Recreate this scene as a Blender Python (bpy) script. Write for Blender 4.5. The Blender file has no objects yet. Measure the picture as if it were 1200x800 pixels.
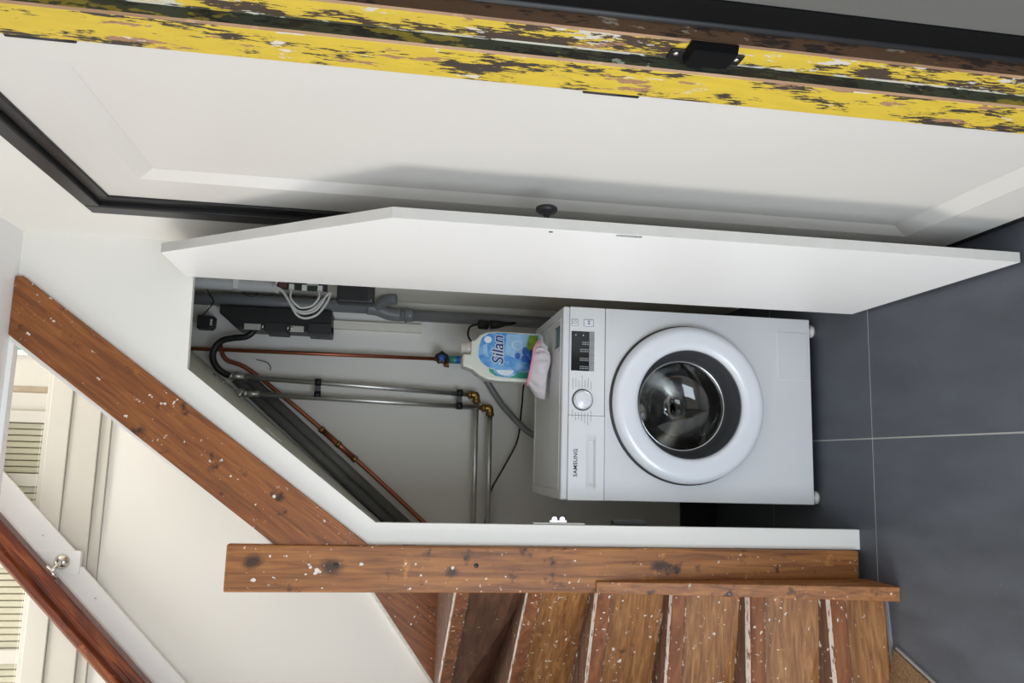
import bpy, bmesh, math, random
from mathutils import Vector, Matrix
random.seed(7)
S = bpy.context.scene
COL = S.collection
PI = math.pi

# ------------------------------------------------------------------ camera, world, lights, exposure
cam_d = bpy.data.cameras.new('camera')
cam = bpy.data.objects.new('camera', cam_d); COL.objects.link(cam)
cam_d.sensor_fit = 'HORIZONTAL'; cam_d.sensor_width = 36.0; cam_d.lens = 28.14
cam_d.clip_start = 0.02
w_ = (-0.1467, -0.1534, 0.0381)          # the phone was held sideways: world down points to picture right
wv = Vector(w_)
Rw = Matrix.Rotation(wv.length, 3, wv.normalized())
R = Rw @ Matrix(((0, 0, -1), (-1, 0, 0), (0, 1, 0)))      # world -> (picture right, picture down, forward)
M = Matrix.Identity(4)
for i in range(3):
    M[i][0] = R[0][i]; M[i][1] = -R[1][i]; M[i][2] = -R[2][i]
M.translation = Vector((0.1105, -2.4246, 1.3823))
cam.matrix_world = M
S.camera = cam

def srgb(r, g, b):
    f = lambda c: (c / 255 / 12.92) if c / 255 <= 0.04045 else ((c / 255 + 0.055) / 1.055) ** 2.4
    return (f(r), f(g), f(b), 1.0)

world = bpy.data.worlds.new('world'); S.world = world; world.use_nodes = True
bg = world.node_tree.nodes['Background']
bg.inputs['Color'].default_value = (1.0, 0.955, 0.89, 1); bg.inputs['Strength'].default_value = 0.54

def area(name, loc, target, sx, sy, power, color):
    l = bpy.data.lights.new(name, 'AREA'); l.shape = 'RECTANGLE'; l.size = sx; l.size_y = sy
    l.energy = power; l.color = color
    o = bpy.data.objects.new(name, l); COL.objects.link(o)
    o.location = loc
    d = Vector(target) - Vector(loc)
    o.rotation_euler = d.to_track_quat('-Z', 'Y').to_euler()
    return o
area('daylight_from_front_door', (-0.9, -3.15, 0.7), (0.2, 0.2, 0.6), 1.5, 1.3, 44, (0.78, 0.88, 1.0))
area('daylight_from_side_window', (-2.4, -1.1, 1.5), (0.6, -0.8, 1.0), 1.2, 1.8, 31, (1.0, 0.96, 0.91))
area('landing_skylight', (-0.3, 0.2, 4.1), (-0.2, 0.4, 2.0), 1.2, 0.8, 42, (1.0, 0.975, 0.94))

S.view_settings.view_transform = 'Standard'
S.view_settings.look = 'None'
S.view_settings.gamma = 1.0
S.view_settings.use_curve_mapping = False
S.view_settings.exposure = 0.2

# ------------------------------------------------------------------ materials
def new_mat(name):
    m = bpy.data.materials.new(name); m.use_nodes = True
    return m, m.node_tree, m.node_tree.nodes['Principled BSDF']

def plain(name, col, rough=0.5, metal=0.0, var=0.04, scale=8, bump=0.0, spec=None, coat=0):
    m, t, b = new_mat(name)
    tc = t.nodes.new('ShaderNodeTexCoord'); n = t.nodes.new('ShaderNodeTexNoise')
    n.inputs['Scale'].default_value = scale; n.inputs['Detail'].default_value = 4
    t.links.new(tc.outputs['Object'], n.inputs['Vector'])
    r = t.nodes.new('ShaderNodeValToRGB')
    r.color_ramp.elements[0].position = 0.3; r.color_ramp.elements[1].position = 0.7
    r.color_ramp.elements[0].color = tuple(c * (1 - var) for c in col[:3]) + (1,)
    r.color_ramp.elements[1].color = tuple(min(1, c * (1 + var)) for c in col[:3]) + (1,)
    t.links.new(n.outputs['Fac'], r.inputs['Fac']); t.links.new(r.outputs['Color'], b.inputs['Base Color'])
    b.inputs['Roughness'].default_value = rough; b.inputs['Metallic'].default_value = metal
    if spec is not None: b.inputs['Specular IOR Level'].default_value = spec
    if coat: b.inputs['Coat Weight'].default_value = coat; b.inputs['Coat Roughness'].default_value = 0.15
    if bump:
        bp = t.nodes.new('ShaderNodeBump'); bp.inputs['Strength'].default_value = bump; bp.inputs['Distance'].default_value = 0.004
        n2 = t.nodes.new('ShaderNodeTexNoise'); n2.inputs['Scale'].default_value = scale * 8; n2.inputs['Detail'].default_value = 3
        t.links.new(tc.outputs['Object'], n2.inputs['Vector'])
        t.links.new(n2.outputs['Fac'], bp.inputs['Height']); t.links.new(bp.outputs['Normal'], b.inputs['Normal'])
    return m

def noise(t, vec, scale, detail=4, rough=0.55, dist=0.0):
    n = t.nodes.new('ShaderNodeTexNoise'); n.inputs['Scale'].default_value = scale
    n.inputs['Detail'].default_value = detail; n.inputs['Roughness'].default_value = rough; n.inputs['Distortion'].default_value = dist
    t.links.new(vec, n.inputs['Vector']); return n.outputs['Fac']
def ramp(t, fac, stops):
    r = t.nodes.new('ShaderNodeValToRGB'); e = r.color_ramp.elements
    while len(e) < len(stops): e.new(0.5)
    for el, (p, c) in zip(e, stops):
        el.position = p; el.color = c if len(c) == 4 else tuple(c) + (1,)
    t.links.new(fac, r.inputs['Fac']); return r.outputs['Color']
def mix(t, fac, a, b_):
    m = t.nodes.new('ShaderNodeMix'); m.data_type = 'RGBA'
    t.links.new(fac, m.inputs['Factor'])
    for s, v in ((6, a), (7, b_)):
        if isinstance(v, tuple): m.inputs[s].default_value = v
        else: t.links.new(v, m.inputs[s])
    return m.outputs[2]
K0, K1 = (0, 0, 0, 1), (1, 1, 1, 1)
def mapping(t, scale, rot=(0, 0, 0), loc=(0, 0, 0)):
    """rotate first, then stretch along the grain"""
    tc = t.nodes.new('ShaderNodeTexCoord')
    m1 = t.nodes.new('ShaderNodeMapping'); m1.inputs['Rotation'].default_value = rot; m1.inputs['Location'].default_value = loc
    m2 = t.nodes.new('ShaderNodeMapping'); m2.inputs['Scale'].default_value = scale
    t.links.new(tc.outputs['Object'], m1.inputs['Vector']); t.links.new(m1.outputs['Vector'], m2.inputs['Vector'])
    return m1.outputs['Vector'], m2.outputs['Vector']

def wood(name, dark, mid, light, grain=(30, 30, 3), rot=(0, 0, 0), splat=0.66, rough=0.5, stain=0.62, loc=(0, 0, 0), knots=()):
    m, t, b = new_mat(name)
    v0, v = mapping(t, grain, rot, loc)
    g = noise(t, v, 1.0, 6, 0.6, 0.6)
    c = ramp(t, g, [(0.28, dark), (0.5, mid), (0.74, light)])
    st = ramp(t, noise(t, v0, 17, 4, 0.6), [(stain, K0), (stain + 0.1, K1)])
    c = mix(t, st, c, tuple(x * 0.35 for x in dark[:3]) + (1,))
    pale = ramp(t, noise(t, v0, 14, 5, 0.6), [(0.64, K0), (0.72, (0.6, 0.6, 0.6, 1))])
    c = mix(t, pale, c, tuple(min(1, x * 1.45) for x in light[:3]) + (1,))
    for kx, ky, kz, kr in knots:
        tcn = t.nodes.new('ShaderNodeTexCoord'); mp = t.nodes.new('ShaderNodeMapping')
        mp.inputs['Location'].default_value = (-kx, -ky, -kz * 0.75); mp.inputs['Scale'].default_value = (1, 1, 0.75)
        ln = t.nodes.new('ShaderNodeVectorMath'); ln.operation = 'LENGTH'
        t.links.new(tcn.outputs['Object'], mp.inputs['Vector']); t.links.new(mp.outputs['Vector'], ln.inputs[0])
        ad_ = t.nodes.new('ShaderNodeMath'); ad_.operation = 'MULTIPLY_ADD'; ad_.inputs[1].default_value = 0.02
        t.links.new(noise(t, v0, 40, 4), ad_.inputs[0]); t.links.new(ln.outputs['Value'], ad_.inputs[2])
        c = mix(t, ramp(t, ad_.outputs[0], [(kr * 0.45 + 0.01, (0.9, 0.9, 0.9, 1)), (kr + 0.012, K0)]), c, tuple(x * 0.22 for x in dark[:3]) + (1,))
    if splat:
        mk = t.nodes.new('ShaderNodeMath'); mk.operation = 'MULTIPLY'
        a1 = ramp(t, noise(t, v0, 75, 2, 0.5), [(splat, K0), (splat + 0.025, K1)])
        a2 = ramp(t, noise(t, v0, 11, 2, 0.5), [(0.42, K0), (0.56, K1)])
        t.links.new(a1, mk.inputs[0]); t.links.new(a2, mk.inputs[1])
        c = mix(t, mk.outputs[0], c, srgb(225, 218, 205))
    t.links.new(c, b.inputs['Base Color'])
    b.inputs['Roughness'].default_value = rough
    bp = t.nodes.new('ShaderNodeBump'); bp.inputs['Strength'].default_value = 0.25; bp.inputs['Distance'].default_value = 0.003
    t.links.new(g, bp.inputs['Height']); t.links.new(bp.outputs['Normal'], b.inputs['Normal'])
    return m

def peeling(name, paint, under, bare, white, loc=(0, 0, 0), k=0.535, wk=0.635):
    """paint rubbed through in long vertical scrapes to dark undercoat, bare wood and pale primer"""
    m, t, b = new_mat(name)
    v0, v = mapping(t, (230, 230, 42), (0.0, 0.0, 0), loc)
    big0, bigv = mapping(t, (24, 24, 9), (0, 0, 0), loc)
    fine = noise(t, v, 1.0, 4, 0.65, 0.3)
    big = noise(t, bigv, 1.0, 3, 0.5)
    s = t.nodes.new('ShaderNodeMath'); s.operation = 'MULTIPLY_ADD'; s.inputs[1].default_value = 0.42
    t.links.new(fine, s.inputs[0])
    s2 = t.nodes.new('ShaderNodeMath'); s2.operation = 'MULTIPLY'; s2.inputs[1].default_value = 0.58
    t.links.new(big, s2.inputs[0]); t.links.new(s2.outputs[0], s.inputs[2])
    tone = ramp(t, noise(t, bigv, 2.3, 4), [(0.35, paint), (0.7, tuple(min(1, x * 1.12) for x in paint[:3]) + (1,))])
    c = mix(t, ramp(t, s.outputs[0], [(k, K0), (k + 0.012, K1)]), tone, under)
    o1, ov = mapping(t, (30, 30, 9), (0, 0, 0), (loc[0] + 5, loc[1] + 3, loc[2] + 7))
    bare_n = noise(t, ov, 1.0, 6, 0.62)
    grain = ramp(t, noise(t, v, 2.0, 3), [(0.35, tuple(x * 0.7 for x in bare[:3]) + (1,)), (0.7, bare)])
    c = mix(t, ramp(t, bare_n, [(0.595, K0), (0.61, K1)]), c, grain)
    o2, wv_ = mapping(t, (34, 34, 12), (0, 0, 0), (loc[0] - 4, loc[1] + 9, loc[2] - 2))
    c = mix(t, ramp(t, noise(t, wv_, 1.0, 6, 0.65), [(wk, K0), (wk + 0.015, K1)]), c, white)
    t.links.new(c, b.inputs['Base Color']); b.inputs['Roughness'].default_value = 0.6
    bp = t.nodes.new('ShaderNodeBump'); bp.inputs['Strength'].default_value = 0.4; bp.inputs['Distance'].default_value = 0.002
    t.links.new(s.outputs[0], bp.inputs['Height']); t.links.new(bp.outputs['Normal'], b.inputs['Normal'])
    return m

def tile_mat(name):
    m, t, b = new_mat(name)
    v0, v = mapping(t, (9, 3, 6))
    n1 = noise(t, v, 1.0, 6, 0.6)
    c = ramp(t, n1, [(0.3, srgb(69, 73, 80)), (0.7, srgb(86, 91, 99))])
    n2 = ramp(t, noise(t, v0, 55, 3), [(0.71, K0), (0.74, (0.35, 0.35, 0.35, 1))])
    c = mix(t, n2, c, srgb(140, 142, 145))
    t.links.new(c, b.inputs['Base Color'])
    t.links.new(ramp(t, n1, [(0.3, (0.45,) * 3), (0.7, (0.6,) * 3)]), b.inputs['Roughness'])
    return m

def glass_mat(name, tint=(0.9, 0.93, 0.93)):
    m, t, b = new_mat(name)
    b.inputs['Base Color'].default_value = tuple(tint) + (1,)
    b.inputs['Transmission Weight'].default_value = 1.0; b.inputs['Roughness'].default_value = 0.0
    b.inputs['IOR'].default_value = 1.45
    return m

def drum_mat(name):
    """polished steel with rows of punched holes"""
    m, t, b = new_mat(name)
    tc = t.nodes.new('ShaderNodeTexCoord')
    mp = t.nodes.new('ShaderNodeMapping'); mp.inputs['Scale'].default_value = (45, 45, 45)
    vo = t.nodes.new('ShaderNodeTexVoronoi'); vo.inputs['Randomness'].default_value = 0.0; vo.inputs['Scale'].default_value = 1.0
    t.links.new(tc.outputs['Object'], mp.inputs['Vector']); t.links.new(mp.outputs['Vector'], vo.inputs['Vector'])
    c = ramp(t, vo.outputs['Distance'], [(0.2, (0.01, 0.01, 0.01)), (0.26, (0.34, 0.33, 0.32))])
    t.links.new(c, b.inputs['Base Color']); b.inputs['Metallic'].default_value = 1.0; b.inputs['Roughness'].default_value = 0.22
    return m

W = {}
W['wall'] = plain('white_wall_paint', srgb(232, 230, 223), 0.6, var=0.012, scale=3, bump=0.04)
W['closet'] = plain('closet_wall_paint', srgb(232, 227, 214), 0.75, var=0.04, scale=4, bump=0.1)
W['ceil'] = plain('ceiling_paint', srgb(236, 234, 232), 0.7, var=0.01, scale=3)
W['door'] = plain('white_door_lacquer', srgb(219, 216, 210), 0.38, var=0.008, scale=2)
W['leaf'] = plain('white_board', srgb(242, 242, 241), 0.4, var=0.006, scale=2)
W['edge'] = plain('board_edge', srgb(205, 203, 197), 0.6, var=0.03, scale=20)
W['cream'] = plain('cream_paint', srgb(203, 199, 189), 0.5, var=0.02, scale=6)
W['slat'] = plain('cream_slat_paint', srgb(186, 182, 160), 0.5, var=0.03, scale=12)
W['taupe'] = plain('taupe_strip', srgb(165, 148, 128), 0.7, var=0.08, scale=30)
W['blackframe'] = plain('black_satin_paint', srgb(27, 27, 28), 0.36, var=0.06, scale=10)
W['matblack'] = plain('matt_black_paint', srgb(12, 12, 12), 0.8, var=0.1, spec=0.15)
W['black'] = plain('black_plastic', srgb(22, 22, 23), 0.45, var=0.1, scale=20)
W['black2'] = plain('dark_grey_plastic', srgb(40, 40, 41), 0.5, var=0.08, scale=20)
W['greywall'] = plain('grey_wall_paint', srgb(98, 97, 93), 0.8, var=0.02, scale=3)
W['grout'] = plain('grey_grout', srgb(178, 178, 174), 0.85, var=0.05, scale=40)
W['tile'] = tile_mat('anthracite_tile')
BROWN = (srgb(98, 57, 26), srgb(146, 92, 44), srgb(178, 120, 62))
W['newel'] = wood('varnished_pine', *BROWN, grain=(70, 70, 4.5), splat=0.69, stain=0.6, knots=((0.338, -0.336, 1.705, 0.022), (0.330, -0.336, 1.505, 0.026), (0.318, -0.336, 1.19, 0.014), (0.336, -0.336, 0.62, 0.02)))
W['beam'] = wood('varnished_pine_slanting', srgb(98, 54, 24), srgb(136, 79, 35), srgb(162, 101, 50), grain=(80, 80, 6), rot=(0, math.radians(-36.2), 0), splat=0.69, stain=0.62)
W['tread'] = wood('worn_stair_wood', srgb(66, 46, 38), srgb(98, 72, 58), srgb(128, 98, 80), grain=(4, 40, 40), splat=0.68, stain=0.66)
W['riser'] = wood('worn_riser_wood', srgb(110, 68, 36), srgb(146, 98, 54), srgb(184, 136, 84), grain=(9, 14, 80), splat=0.665, stain=0.67)
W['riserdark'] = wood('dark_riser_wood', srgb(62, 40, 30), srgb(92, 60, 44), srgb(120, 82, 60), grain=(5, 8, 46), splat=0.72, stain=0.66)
W['nose'] = wood('red_brown_nosing', srgb(92, 52, 30), srgb(130, 78, 46), srgb(158, 106, 68), grain=(4, 30, 30), splat=0.66, stain=0.7)
W['rail'] = wood('glossy_red_brown_handrail', srgb(56, 22, 12), srgb(98, 42, 20), srgb(146, 82, 40), grain=(30, 30, 4), rot=(0, math.radians(-46), 0), splat=0, rough=0.22, stain=0.7)
def paintline(k):
    m, t, b = new_mat('broken_white_paint_line')
    v0, v = mapping(t, (26, 60, 60))
    c = ramp(t, noise(t, v, 1.0, 6, 0.7), [(k, srgb(104, 72, 52)), (k + 0.03, srgb(208, 200, 190)), (0.8, srgb(226, 220, 212))])
    t.links.new(c, b.inputs['Base Color']); b.inputs['Roughness'].default_value = 0.7
    return m
W['paintline'] = paintline(0.43)
W['paintspeck'] = paintline(0.555)
W['oldwhite'] = plain('worn_white_paint', srgb(222, 216, 206), 0.7, var=0.14, scale=60, bump=0.2)
W['yellow'] = peeling('peeling_yellow_paint', srgb(206, 178, 56), srgb(62, 52, 44), srgb(176, 132, 100), srgb(214, 205, 190))
W['yellow2'] = peeling('peeling_yellow_paint_scraped', srgb(206, 178, 60), srgb(72, 58, 46), srgb(170, 128, 100), srgb(206, 200, 188), loc=(3, 1, 4), k=0.525, wk=0.585)
W['primer'] = peeling('peeling_pale_primer', srgb(196, 192, 176), srgb(70, 66, 46), srgb(196, 170, 60), srgb(222, 218, 206), loc=(9, 4, 1), k=0.52)
W['green'] = peeling('peeling_green_paint_shaded', srgb(46, 50, 34), srgb(22, 21, 18), srgb(128, 114, 38), srgb(140, 146, 128), loc=(1, 8, 2), k=0.53)  # old green paint, with the shade on the rebate side mixed into its dark tone
W['brownshaded'] = peeling('scraped_brown_wood_shaded', srgb(84, 60, 40), srgb(44, 32, 25), srgb(124, 108, 40), srgb(130, 116, 98), loc=(7, 2, 6), k=0.52)  # scraped brown, darkened to include the shade on the post's back side
W['tan'] = wood('bare_pine_edge', srgb(120, 88, 62), srgb(164, 128, 94), srgb(188, 152, 116), splat=0, stain=0.8)
W['enamel'] = plain('white_enamel', srgb(224, 225, 226), 0.3, var=0.006, scale=3)
W['ring'] = plain('white_gloss_plastic', srgb(232, 235, 240), 0.16, var=0.004, scale=3, coat=0.3)
W['panel'] = plain('white_panel_plastic', srgb(230, 231, 231), 0.3, var=0.006, scale=3)
W['gasket'] = plain('grey_rubber', srgb(66, 67, 70), 0.5, var=0.05, scale=20)
W['gap'] = plain('dark_gap_rubber', srgb(70, 72, 74), 0.6)  # dark grey joint round the machine door, buttons and dial
W['display'] = plain('black_display_glass', srgb(24, 25, 27), 0.12, var=0.02)
W['keys'] = plain('grey_key_strip', srgb(150, 152, 154), 0.35, var=0.02)
W['print'] = plain('dark_grey_print', srgb(58, 60, 64), 0.6)
W['printlight'] = plain('pale_grey_print', srgb(190, 192, 194), 0.6)
W['chrome'] = plain('chrome', (0.8, 0.8, 0.8, 1), 0.12, 1.0, var=0.03)
W['steel'] = plain('zinc_steel', (0.66, 0.66, 0.64, 1), 0.38, 1.0, var=0.08, scale=20)
W['nickel'] = plain('brushed_nickel', (0.62, 0.60, 0.56, 1), 0.25, 1.0, var=0.04)
W['copper'] = plain('dull_copper', srgb(168, 102, 76), 0.38, 0.85, var=0.16, scale=14)
W['brass'] = plain('aged_brass', srgb(150, 118, 62), 0.38, 0.9, var=0.2, scale=50)
W['pvc'] = plain('grey_pipe_plastic', srgb(118, 119, 120), 0.4, var=0.04, scale=8)
W['pvcdark'] = plain('dark_grey_lagging', srgb(108, 109, 105), 0.45, var=0.1, scale=10)
W['duct'] = plain('pale_corrugated_plastic', srgb(196, 196, 194), 0.5, var=0.03, scale=14)
W['cable'] = plain('white_cable', srgb(214, 213, 208), 0.5, var=0.02)
W['blue'] = plain('blue_plastic', srgb(38, 92, 178), 0.35, var=0.03)
W['teal'] = plain('teal_plastic', srgb(60, 140, 140), 0.3, var=0.05)
W['bottle'] = plain('ivory_bottle_plastic', srgb(218, 220, 206), 0.3, var=0.01)
W['cap'] = plain('silver_white_cap', srgb(214, 210, 200), 0.25, 0.25, var=0.02)
W['pink'] = plain('pink_trim', srgb(236, 158, 182), 0.7, var=0.04, scale=60)
W['olive'] = plain('stair_underside_paint', srgb(226, 225, 212), 0.7, var=0.05, scale=8)
W['coir'] = plain('brown_coir', srgb(140, 108, 74), 0.95, var=0.4, scale=220, bump=0.9)
W['matedge'] = plain('grey_mat_edge', srgb(150, 148, 144), 0.7, var=0.05, scale=30)
W['sealant'] = plain('grey_sealant', srgb(120, 124, 130), 0.6, var=0.05, scale=30)
W['pcb'] = plain('green_circuit_board', srgb(36, 44, 34), 0.5, var=0.2, scale=60)
W['red'] = plain('dull_red_plastic', srgb(84, 48, 42), 0.5, var=0.1, scale=40)
W['glass'] = glass_mat('clear_glass')
W['drum'] = drum_mat('punched_steel')
W['drumback'] = plain('polished_drum_back', (0.30, 0.29, 0.27, 1), 0.16, 1.0, var=0.2, scale=9)
W['paddle'] = plain('dark_drum_paddle', srgb(14, 14, 15), 0.3, var=0.1)
def net_mat():
    m, t, b = new_mat('white_net_fabric')
    b.inputs['Base Color'].default_value = srgb(228, 220, 224); b.inputs['Roughness'].default_value = 0.8
    b.inputs['Subsurface Weight'].default_value = 0.25; b.inputs['Subsurface Radius'].default_value = (0.02, 0.02, 0.02)
    tc = t.nodes.new('ShaderNodeTexCoord'); n = noise(t, tc.outputs['Object'], 60, 3)
    bp = t.nodes.new('ShaderNodeBump'); bp.inputs['Strength'].default_value = 0.3; bp.inputs['Distance'].default_value = 0.003
    t.links.new(n, bp.inputs['Height']); t.links.new(bp.outputs['Normal'], b.inputs['Normal'])
    return m
W['net'] = net_mat()
def label_blue_mat():
    m, t, b = new_mat('blue_watery_print')
    tc = t.nodes.new('ShaderNodeTexCoord')
    n = noise(t, tc.outputs['Object'], 22, 3, 0.5, 0.8)
    c = ramp(t, n, [(0.3, srgb(48, 120, 200)), (0.5, srgb(96, 164, 222)), (0.68, srgb(160, 204, 238))])
    t.links.new(c, b.inputs['Base Color']); b.inputs['Roughness'].default_value = 0.3
    return m
W['lblue'] = label_blue_mat()
W['lpale'] = plain('pale_blue_print', srgb(150, 194, 226), 0.3, var=0.14, scale=40)
W['lwhite'] = plain('white_print', srgb(226, 236, 240), 0.3, var=0.03)
W['lgreen'] = plain('teal_green_print', srgb(40, 150, 124), 0.3, var=0.3, scale=50)
W['lmeadow'] = plain('meadow_green_print', srgb(126, 160, 44), 0.3, var=0.3, scale=60)
W['lnavy2'] = plain('mid_blue_print', srgb(44, 98, 190), 0.3, var=0.3, scale=60)
W['lnavy'] = plain('navy_print', srgb(28, 48, 124), 0.3, var=0.02)

# ------------------------------------------------------------------ geometry helpers
class MB:
    def __init__(self): self.v = []; self.f = []; self.smooth = []
    def add(self, vs, fs, smooth=False):
        b = len(self.v); self.v += [tuple(v) for v in vs]
        for f in fs: self.f.append([b + i for i in f]); self.smooth.append(smooth)
        return self
    def box(self, x0, x1, y0, y1, z0, z1):
        vs = [(x, y, z) for x in (x0, x1) for y in (y0, y1) for z in (z0, z1)]
        return self.add(vs, [(0, 1, 3, 2), (4, 6, 7, 5), (0, 4, 5, 1), (2, 3, 7, 6), (0, 2, 6, 4), (1, 5, 7, 3)])
    def prism(self, pts, axis, a, b):
        """polygon in the plane across the axis, extruded from a to b; x: (y,z) y: (x,z) z: (x,y)"""
        def P(p, d): return {'x': (d, p[0], p[1]), 'y': (p[0], d, p[1]), 'z': (p[0], p[1], d)}[axis]
        n = len(pts)
        vs = [P(p, a) for p in pts] + [P(p, b) for p in pts]
        fs = [tuple(range(n)), tuple(range(2 * n - 1, n - 1, -1))] + [(i, i + n, (i + 1) % n + n, (i + 1) % n) for i in range(n)]
        return self.add(vs, fs)
    def tube(self, path, r, n=10, caps=True):
        path = [Vector(p) for p in path]; rs = r if isinstance(r, (list, tuple)) else [r] * len(path)
        rings = []; up = None
        for i, p in enumerate(path):
            d = (path[min(i + 1, len(path) - 1)] - path[max(i - 1, 0)]).normalized()
            if up is None:
                up = Vector((0, 0, 1)) if abs(d.z) < 0.9 else Vector((1, 0, 0))
            up = (up - d * up.dot(d)).normalized(); sd = d.cross(up)
            rings.append([p + (up * math.cos(2 * PI * k / n) + sd * math.sin(2 * PI * k / n)) * rs[i] for k in range(n)])
        vs = [v for rg in rings for v in rg]; fs = []
        for i in range(len(path) - 1):
            for k in range(n):
                fs.append((i * n + k, i * n + (k + 1) % n, (i + 1) * n + (k + 1) % n, (i + 1) * n + k))
        self.add(vs, fs, True)
        if caps:
            self.add(rings[0], [tuple(range(n - 1, -1, -1))]); self.add(rings[-1], [tuple(range(n))])
        return self
    def lathe(self, prof, c, axis='y', n=48, closed=False):
        """prof: (distance along axis, radius)"""
        vs = []; fs = []
        for a, r in prof:
            for k in range(n):
                u, w = r * math.cos(2 * PI * k / n), r * math.sin(2 * PI * k / n)
                vs.append({'x': (c[0] + a, c[1] + u, c[2] + w), 'y': (c[0] + u, c[1] + a, c[2] + w), 'z': (c[0] + u, c[1] + w, c[2] + a)}[axis])
        m = len(prof)
        for i in range(m if closed else m - 1):
            j = (i + 1) % m
            for k in range(n): fs.append((i * n + k, i * n + (k + 1) % n, j * n + (k + 1) % n, j * n + k))
        return self.add(vs, fs, True)
    def build(self, name, m, parent=None, bevel=0, segs=2, fix=True, auto=35):
        me = bpy.data.meshes.new(name)
        off = parent_world(parent) if parent else Vector((0, 0, 0))
        me.from_pydata([tuple(Vector(v) - off) for v in self.v], [], self.f)
        bm = bmesh.new(); bm.from_mesh(me)
        for f, s in zip(bm.faces, self.smooth): f.smooth = s
        bmesh.ops.remove_doubles(bm, verts=bm.verts, dist=1e-5)
        if fix: bmesh.ops.recalc_face_normals(bm, faces=bm.faces)
        bm.to_mesh(me); bm.free()
        me.materials.append(W[m])
        o = bpy.data.objects.new(name, me); COL.objects.link(o)
        if parent: o.parent = parent
        if bevel:
            md = o.modifiers.new('bevel', 'BEVEL'); md.width = bevel; md.segments = segs; md.limit_method = 'ANGLE'
            md.angle_limit = math.radians(40)
        return o
def parent_world(o):
    p = Vector((0, 0, 0))
    while o: p += o.location; o = o.parent
    return p
def thing(name, label, cat, loc, group=None):
    o = bpy.data.objects.new(name, None); COL.objects.link(o); o.location = loc; o.empty_display_size = 0.05
    return tag(o, label, cat, group)
def tag(o, label=None, cat=None, group=None, kind=None):
    for k, v in (('label', label), ('category', cat), ('group', group), ('kind', kind)):
        if v: o[k] = v
    return o
def struct(o, label=None):
    return tag(o, label, None, None, 'structure')
def lab(o, l): o['label'] = l; return o
def lettering(name, text, size, m, parent, origin, xdir, ydir, bold=0.0, shear=0.0, align='CENTER', depth=0.0004, space=1.0):
    cu = bpy.data.curves.new('lettering_curve', 'FONT'); cu.body = text; cu.size = size; cu.offset = bold; cu.shear = shear
    cu.align_x = align; cu.align_y = 'CENTER'; cu.extrude = depth; cu.resolution_u = 6; cu.space_character = space
    to = bpy.data.objects.new('lettering_tmp', cu); COL.objects.link(to)
    dg = bpy.context.evaluated_depsgraph_get(); dg.update()
    me = bpy.data.meshes.new_from_object(to.evaluated_get(dg))
    bpy.data.objects.remove(to)
    x = Vector(xdir).normalized(); y = Vector(ydir).normalized(); z = x.cross(y)
    mt = Matrix(((x.x, y.x, z.x, origin[0]), (x.y, y.y, z.y, origin[1]), (x.z, y.z, z.z, origin[2]), (0, 0, 0, 1)))
    off = parent_world(parent)
    me.transform(Matrix.Translation(-off) @ mt)
    me.materials.clear(); me.materials.append(W[m]); me.name = name
    o = bpy.data.objects.new(name, me); COL.objects.link(o); o.parent = parent
    return o
def smooth_path(pts, n=8):
    """Catmull-Rom through the points"""
    P = [Vector(p) for p in pts]; P = [P[0] * 2 - P[1]] + P + [P[-1] * 2 - P[-2]]; out = []
    for i in range(1, len(P) - 2):
        for k in range(n):
            t = k / n; a, b, c, d = P[i - 1:i + 3]
            out.append(0.5 * ((2 * b) + (c - a) * t + (2 * a - 5 * b + 4 * c - d) * t * t + (3 * b - a - 3 * c + d) * t ** 3))
    out.append(P[-2]); return out

# ------------------------------------------------------------------ setting
YO = -0.211      # front face of the cupboard under the stairs
XR = 0.675       # right wall of the hall
YB = 0.84        # back wall of the stairwell
ZC = 2.35
fl = struct(MB().box(-3.2, 1.2, -4.6, 1.2, -0.06, -0.001).build('floor', 'grout'), 'anthracite tiled floor with thin pale joints')
T = 0.61; G = 0.0021
for i in range(-5, 3):
    for j in range(-6, 3):
        x0, y0 = 0.204 + (i) * T, -0.2927 + (j) * T
        if x0 + T < -1.4 and j > -1: continue
        if x0 > 1.0 or y0 > 0.9: continue
        MB().box(x0 + G, x0 + T - G, y0 + G, y0 + T - G, -0.02, 0.0).build('tile', 'tile', fl)
# ceiling of the hall, ending at the stairwell
struct(MB().box(-3.2, 1.0, -4.6, YO + 0.021, ZC + 0.0002, ZC + 0.24).build('ceiling', 'ceil'))
struct(MB().box(-0.98, 0.384, YO - 0.006, YO + 0.0205, ZC - 0.012, ZC).build('trim_1', 'leaf'), 'thin white lip along the ceiling edge at the stairwell')
# right wall around the door
YN, YF = -1.352, -0.585       # door leaf in the right wall, near and far edge
wr = MB()
wr.box(XR, XR + 0.10, -0.50, YO, 0, ZC); wr.box(XR, XR + 0.10, -1.42, -0.50, 2.07, ZC); wr.box(XR + 0.06, XR + 0.10, -1.42, -0.50, 0, 2.07)
struct(wr.build('wall_right', 'wall'))
struct(MB().box(0.69, 0.79, -4.6, -1.545, 0, ZC).build('wall_right.001', 'greywall'), 'grey wall beyond the yellow timber door post')
struct(MB().box(0.745, 0.845, YO + 0.001, YB, 0, 3.3).build('wall_right.002', 'closet'), 'right side of the cupboard under the stairs')
struct(MB().box(-1.1, 0.845, YB, YB + 0.1, 0, 2.415).build('wall_back', 'wall'))
struct(MB().box(-1.1, -0.98, -0.45, YB, 0, 3.9).build('wall_left', 'wall'))
struct(MB().box(-1.1, 0.845, YB + 0.12, YB + 0.2, 2.415, 3.9).build('wall_back.001', 'wall'))
struct(MB().box(0.745, 0.845, YO + 0.001, YB + 0.12, 3.3, 3.9).build('wall_right.003', 'wall'))
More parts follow.
